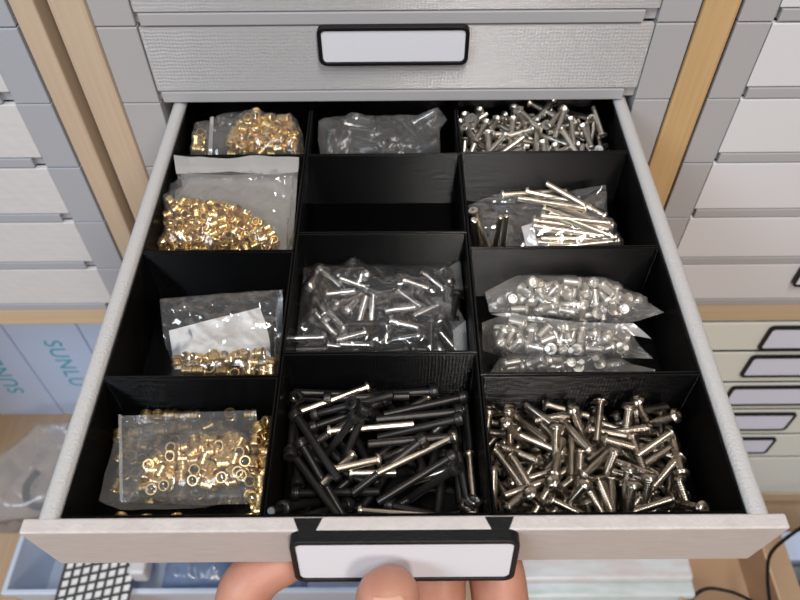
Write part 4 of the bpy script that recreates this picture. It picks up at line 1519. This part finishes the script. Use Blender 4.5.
# big clear bag with a black cable in it
FL = Plane(0, -520, 100, -520)
t, _ = make_bag('big', FL, [(-398, 308), (-350, 312), (-338, 262), (-346, 205), (-420, 196), (-452, 205), (-440, 250), (-412, 290)], 40, M['far_film'], 'large clear bag holding a looped black cable, left of the drawer', None, [], 3.0, 21, step=5, wscale=.03, puff=.12, base=1)
bm = bmesh.new(); tube(bm, spline([(-392 , 258, -492), (-396, 240, -488), (-388, 222, -486), (-374, 216, -486), (-364, 224, -487), (-360, 240, -488), (-366, 256, -492)], 8), 3.8, 10)
tag(finish(bm, 'looped_cable', M['black'], None, 60, (-380, 235, -492)), 'black looped cable inside the large clear bag left of the drawer', 'cable')
# blue storage tub
M['tub'] = pbr('pale_blue_tub_plastic', (.55, .63, .76), .35)
t = empty('storage_tub', 'pale blue plastic tub on the floor below the drawer', 'tub', (-190, 165, -520))
bm = bmesh.new()
x0, x1, y0, y1 = -366, -14, 118, 186
o4 = [(x0, y0), (x1, y0), (x1, y1), (x0, y1)]
def ins(p, d): return [(p[0][0] + d, p[0][1] + d), (p[1][0] - d, p[1][1] + d), (p[2][0] - d, p[2][1] - d), (p[3][0] + d, p[3][1] - d)]
R = [[bm.verts.new((x, y, z)) for x, y in p] for p, z in ((ins(o4, 8), -519.5), (ins(o4, 2.5), -458), (o4, -458), (o4, -452), (ins(o4, 4.5), -452), (ins(o4, 10), -517))]
for a, b in zip(R, R[1:]):
    for k in range(4): bm.faces.new((a[k], a[(k + 1) % 4], b[(k + 1) % 4], b[k]))
bm.faces.new(R[0][::-1]); bm.faces.new(R[-1])
finish(bm, 'body', M['tub'], t, None, (-190, 165, -520), .8)
M['blue_film'] = film('blue_clear_film', .35, 1.0, tint=(.75, .85, 1), rough=.2, hcol=(.55, .68, .9), scale=.05)
M['dark_card'] = pbr('dark_grey_card', (.09, .10, .12), .6)
for k, (xa, xb, lab) in enumerate(((-226, -160, 'blue clear bag in the tub, left of the hand'), (-158, -92, 'blue clear bag in the tub, behind the hand'), (-88, -24, 'blue clear bag in the tub, under the pale label'))):
    make_bag('tb%d' % k, Plane(0, -500, 100, -486 + 6 * k), [(xa, 128), (xb, 130), (xb - 2, 176), (xa + 3, 175)], 12, M['blue_film'], lab, 'blue bags in the tub', [], 2.5, 30 + k, step=4, wscale=.04, puff=.1, base=1)
    tag(boxobj('dark_card', M['dark_card'], (xa + 10, xb - 14, 150, 174, -514, -511), None), 'dark card lying under the blue bag, ' + lab.split(', ')[1], 'card', 'dark cards in the tub')
# perforated strip across the tub
M['lattice'] = pbr('dark_lattice_plastic', (.05, .05, .055), .5)
M['white_sheet'] = pbr('white_sheet', (.85, .85, .83), .6)
t = empty('lattice_strip', 'white strip printed with a dark diagonal lattice, hanging over the tub', 'strip', (-276, 120, -446))
boxobj('backing', M['white_sheet'], (-311, -246, 60, 184, -448, -446.5), t)
bm = bmesh.new()
for i in range(9):
    x = -311 + i * 8.1
    box(bm, x - 1.1, x + 1.1, 60, 184, -446.5, -445.4)
for j in range(15):
    y = 61.5 + j * 8.2
    vs = box(bm, -311.5, -245.5, y - 1.1, y + 1.1, -446.4, -445.3)
    for v in vs: v.co.y += (v.co.x + 278) * .22
finish(bm, 'lattice', M['lattice'], t, None, (-276, 120, -446))
t = boxobj('white_clip', M['panel_smooth'], (-247, -232, 128, 150, -452, -430), None, 3); tag(t, 'white plastic block beside the lattice strip', 'block')
# stepped stack of clear sleeves
for k in range(8):
    z = -519.8 + 12.4 * k
    m = pbr('pale_sleeve', (.66, .70, .73), .3, var=((.03, .12, .1), .12, [(.52, .61, .58), (.62, .57, .57), (.54, .57, .66)][k % 3]))
    o = boxobj('clear_sleeve', m, (104 + (k % 3) * 1.5, 258 - 3 * (k % 2), 40 + 11 * k, 190, z, z + 12), None, 3)
    tag(o, ['lowest', 'second lowest', 'third lowest', 'fourth', 'fifth', 'third highest', 'second highest', 'topmost'][k] + ' pale parts sleeve of the stepped stack below the drawer', 'sleeve', 'pale sleeves under the drawer')
# open carton
M['carton'] = pbr('brown_carton', (.56, .39, .25), .65); 
t = empty('carton', 'brown open carton with raised flaps on the floor, lower right', 'carton', (305, 140, -520))
bm = bmesh.new()
x0, x1, y0, y1 = 264, 345, 96, 178
for d in ((x0, x1, y0, y0 + 2, -520, -462), (x0, x1, y1 - 2, y1, -520, -462), (x0, x0 + 2, y0 + 2, y1 - 2, -520, -462), (x1 - 2, x1, y0 + 2, y1 - 2, -520, -462), (x0, x1, y0, y1, -520, -518)): box(bm, *d)
finish(bm, 'body', M['carton'], t, None, (305, 140, -520))
def flap(a, b, out, up, ln):
    bm = bmesh.new(); A, B = Vector(a), Vector(b); d = (Vector(out).normalized() * math.cos(up) + Vector((0, 0, 1)) * math.sin(up)) * ln
    inn = (B - A).normalized() * 8
    n = (B - A).cross(d).normalized() * 2
    vs = [A, B, B + d - inn, A + d + inn]
    prism(bm, [(0, 0)] * 4, lambda u, v, q: (0, 0, 0), 0, 1) if False else None
    q = [bm.verts.new(v) for v in vs]; r = [bm.verts.new(v + n) for v in vs]
    bm.faces.new(q); bm.faces.new(r[::-1])
    for i in range(4): bm.faces.new((q[i], r[i], r[(i + 1) % 4], q[(i + 1) % 4]))
    bmesh.ops.recalc_face_normals(bm, faces=bm.faces)
    finish(bm, 'flap', M['carton'], t, None, A)
flap((x0, y0, -462), (x0, y1, -462), (-1, 0, 0), .9, 34)
flap((x1, y0, -462), (x1, y1, -462), (1, .1, 0), 1.0, 20)
flap((x0, y1, -462), (x1, y1, -462), (0, 1, 0), 1.2, 30)
o = boxobj('white_box', M['spool_box'], (374, 470, 158, 187, -520, -491), None, 1.5); tag(o, 'pale lilac white box on the floor at the right edge of the photo', 'box')
o = boxobj('grey_tray', pbr('slate_grey_plastic', (.20, .22, .25), .4), (378, 460, 98, 153, -520, -494), None, 2); tag(o, 'slate grey flat box in front of the pale lilac box, lower right', 'box')
make_bag('sm', Plane(0, -493.5, 100, -493.5), [(382, 104), (440, 104), (440, 140), (380, 136)], 6, M['film_sheen'], 'small crinkled clear bag on the slate grey box', None, [], 3, 41, step=4, wscale=.07, puff=.1, base=.5)
bm = bmesh.new(); tube(bm, spline([(236, 70, -447), (250, 100, -445), (268, 114, -440), (288, 112, -438), (304, 106, -440), (318, 98, -446), (330, 80, -450)], 8), 1.6, 8)
tag(finish(bm, 'thin_cable', M['black'], None, 60, (285, 100, -445)), 'thin black cable curving over the open carton', 'cable')
bm = bmesh.new(); tube(bm, spline([(318, 72, -440), (320, 100, -434), (325, 124, -432), (333, 142, -430), (352, 156, -428), (376, 168, -424), (410, 178, -420)], 8), 1.6, 8)
tag(finish(bm, 'thin_cable', M['black'], None, 60, (350, 130, -435)), 'thin black cable rising to the right edge of the photo', 'cable')

# ------------------------------------------------------------------ the hand on the label
JN = [  # joint, radius x, radius y, parent index (mm)
 ((6, -118, -190), 27, 20, -1), ((2, -84, -140), 30, 19, 0), ((-4, -66, -112), 30, 17, 1),
 # thumb
 ((-6, -58, -80), 15, 14, 2), ((-6, -45, -50), 12.5, 12.5, 3), ((-5.3, -35, -30), 11.5, 11, 4), ((-5, -23.4, -15.0), 11.6, 10.6, 5), ((-5, -20.4, -8.4), 10.8, 9.6, 6), ((-5, -18.4, -3.0), 7.4, 6.4, 7),
 # index, curled at the left
 ((-42, -52, -104), 13, 12, 2), ((-62, -22, -70), 12, 11.5, 9), ((-59, -4, -50.5), 11.5, 11, 10), ((-46, 2.5, -47.5), 10.5, 10, 11), ((-37, 4, -46.5), 8, 8, 12),
 # middle, behind the thumb
 ((-12, -48, -108), 12, 12, 2), ((-7, -20, -72), 10.5, 10.5, 14), ((-4, 3, -49), 9.5, 9.5, 15), ((-3, 20, -45), 8.5, 8.5, 16), ((-3, 27, -44.5), 6.5, 6.5, 17),
 # ring
 ((16, -50, -108), 12, 12, 2), ((13, -20, -70), 10.2, 10.2, 19), ((13.5, 1, -49), 10.8, 10.4, 20), ((14, 16, -46), 9, 9, 21), ((15, 24, -45), 6.5, 6.5, 22),
 # little finger
 ((38, -54, -106), 12, 12, 2), ((38, -22, -70), 11, 11, 24), ((34.5, -1, -49.5), 11.8, 11, 25), ((32, 12, -46.5), 9.5, 9.5, 26), ((31, 20, -46), 7, 7, 27)]
me = bpy.data.meshes.new('hand')
me.from_pydata([Vector(j[0]) * S for j in JN], [(j[3], i) for i, j in enumerate(JN) if j[3] >= 0], [])
hand = bpy.data.objects.new('hand', me); link(hand)
sk = hand.modifiers.new('skin', 'SKIN'); sk.use_smooth_shade = True; sk.branch_smoothing = .4
for i, j in enumerate(JN):
    me.skin_vertices[0].data[i].radius = (j[1] * S, j[2] * S)
    me.skin_vertices[0].data[i].use_root = (i == 0)
sb = hand.modifiers.new('smooth', 'SUBSURF'); sb.levels = 2; sb.render_levels = 2
me.materials.append(M['skin'])
tag(hand, 'bare hand with its thumb on the pale label and fingers under the drawer front', 'hand')
# thumb nail
bm = bmesh.new()
ax = (Vector((-5, -23.5, -10)) - Vector((-5, -35, -30))).normalized()
nr = Vector((0, -ax.z, ax.y)).normalized(); nr = nr if nr.y < 0 else -nr
c0 = Vector((-5, -22.6, -6.0))
g = []
for i in range(9):
    for j in range(9):
        u, v = (i / 8 - .5) * 2, (j / 8 - .5) * 2
        w = 6.2 * u * math.sqrt(max(0, 1 - .42 * v * v * v * v)); l = 6.6 * v * (1 - .12 * u * u)
        hgt = 9.15 - .52 * w * w / 9.0 - (.05 * max(0, l) ** 2)
        g.append(bm.verts.new(c0 + Vector((1, 0, 0)) * w + ax * l + nr * hgt))
for i in range(8):
    for j in range(8): bm.faces.new((g[i * 9 + j], g[i * 9 + j + 1], g[i * 9 + j + 10], g[i * 9 + j + 10 - 1]))
bmesh.ops.recalc_face_normals(bm, faces=bm.faces)
nl = finish(bm, 'thumb_nail', M['nail'], hand, 60, (0, 0, 0))
sw = nl.modifiers.new('on_skin', 'SHRINKWRAP'); sw.target = hand; sw.wrap_method = 'NEAREST_SURFACEPOINT'; sw.wrap_mode = 'OUTSIDE_SURFACE'; sw.offset = .00035

# ------------------------------------------------------------------ light and camera
def area(name, loc, aim, sx, sy, power, col):
    L = bpy.data.lights.new(name, 'AREA'); L.shape = 'RECTANGLE'; L.size = sx; L.size_y = sy; L.energy = power; L.color = col
    o = bpy.data.objects.new(name, L); o.location = loc
    o.rotation_euler = (Vector(aim) - Vector(loc)).to_track_quat('-Z', 'Y').to_euler()
    COL.objects.link(o); return o
area('lamp_and_fill', (.165, -.38, 1.15), (.04, .12, 0), .11, .55, 11, (1, .965, .93))  # ceiling lamp over the drawer, the main light
area('lamp_and_fill', (-.95, -.75, .95), (-.25, .25, -.3), .8, .5, 15, (.76, .87, 1))  # added cool fill, brightens the left stack and the filament boxes
area('warm_front_fill', (.36, -1.3, .75), (0, .1, -.1), .22, .5, 10, (1, .87, .78))  # added warm fill behind the camera, brightens the drawer front
W = bpy.data.worlds.new('room'); SC.world = W; W.use_nodes = True
W.node_tree.nodes['Background'].inputs[0].default_value = (.80, .82, .86, 1); W.node_tree.nodes['Background'].inputs[1].default_value = .10
cd = bpy.data.cameras.new('camera'); cam = bpy.data.objects.new('camera', cd); COL.objects.link(cam)
cd.sensor_width = 36; cd.lens = 718.466 / 800 * 36; cd.clip_start = .01; cd.clip_end = 20
cam.matrix_world = Matrix.Translation((-.00044, -.09248, .21978)) @ Matrix(((0.999974,0.007247,0.000635),(-0.005190,0.771873,-0.635755),(-0.005097,0.635735,0.771890))).to_4x4()
cd.dof.use_dof = True; cd.dof.focus_distance = .285; cd.dof.aperture_fstop = 17
SC.camera = cam
SC.view_settings.view_transform = 'Standard'; SC.view_settings.look = 'None'
SC.view_settings.gamma = 1; SC.view_settings.use_curve_mapping = False
SC.view_settings.exposure = 0.04
SC.cycles.use_denoising = True
SC.cycles.max_bounces = 14; SC.cycles.transparent_max_bounces = 24; SC.cycles.caustics_reflective = False; SC.cycles.caustics_refractive = False
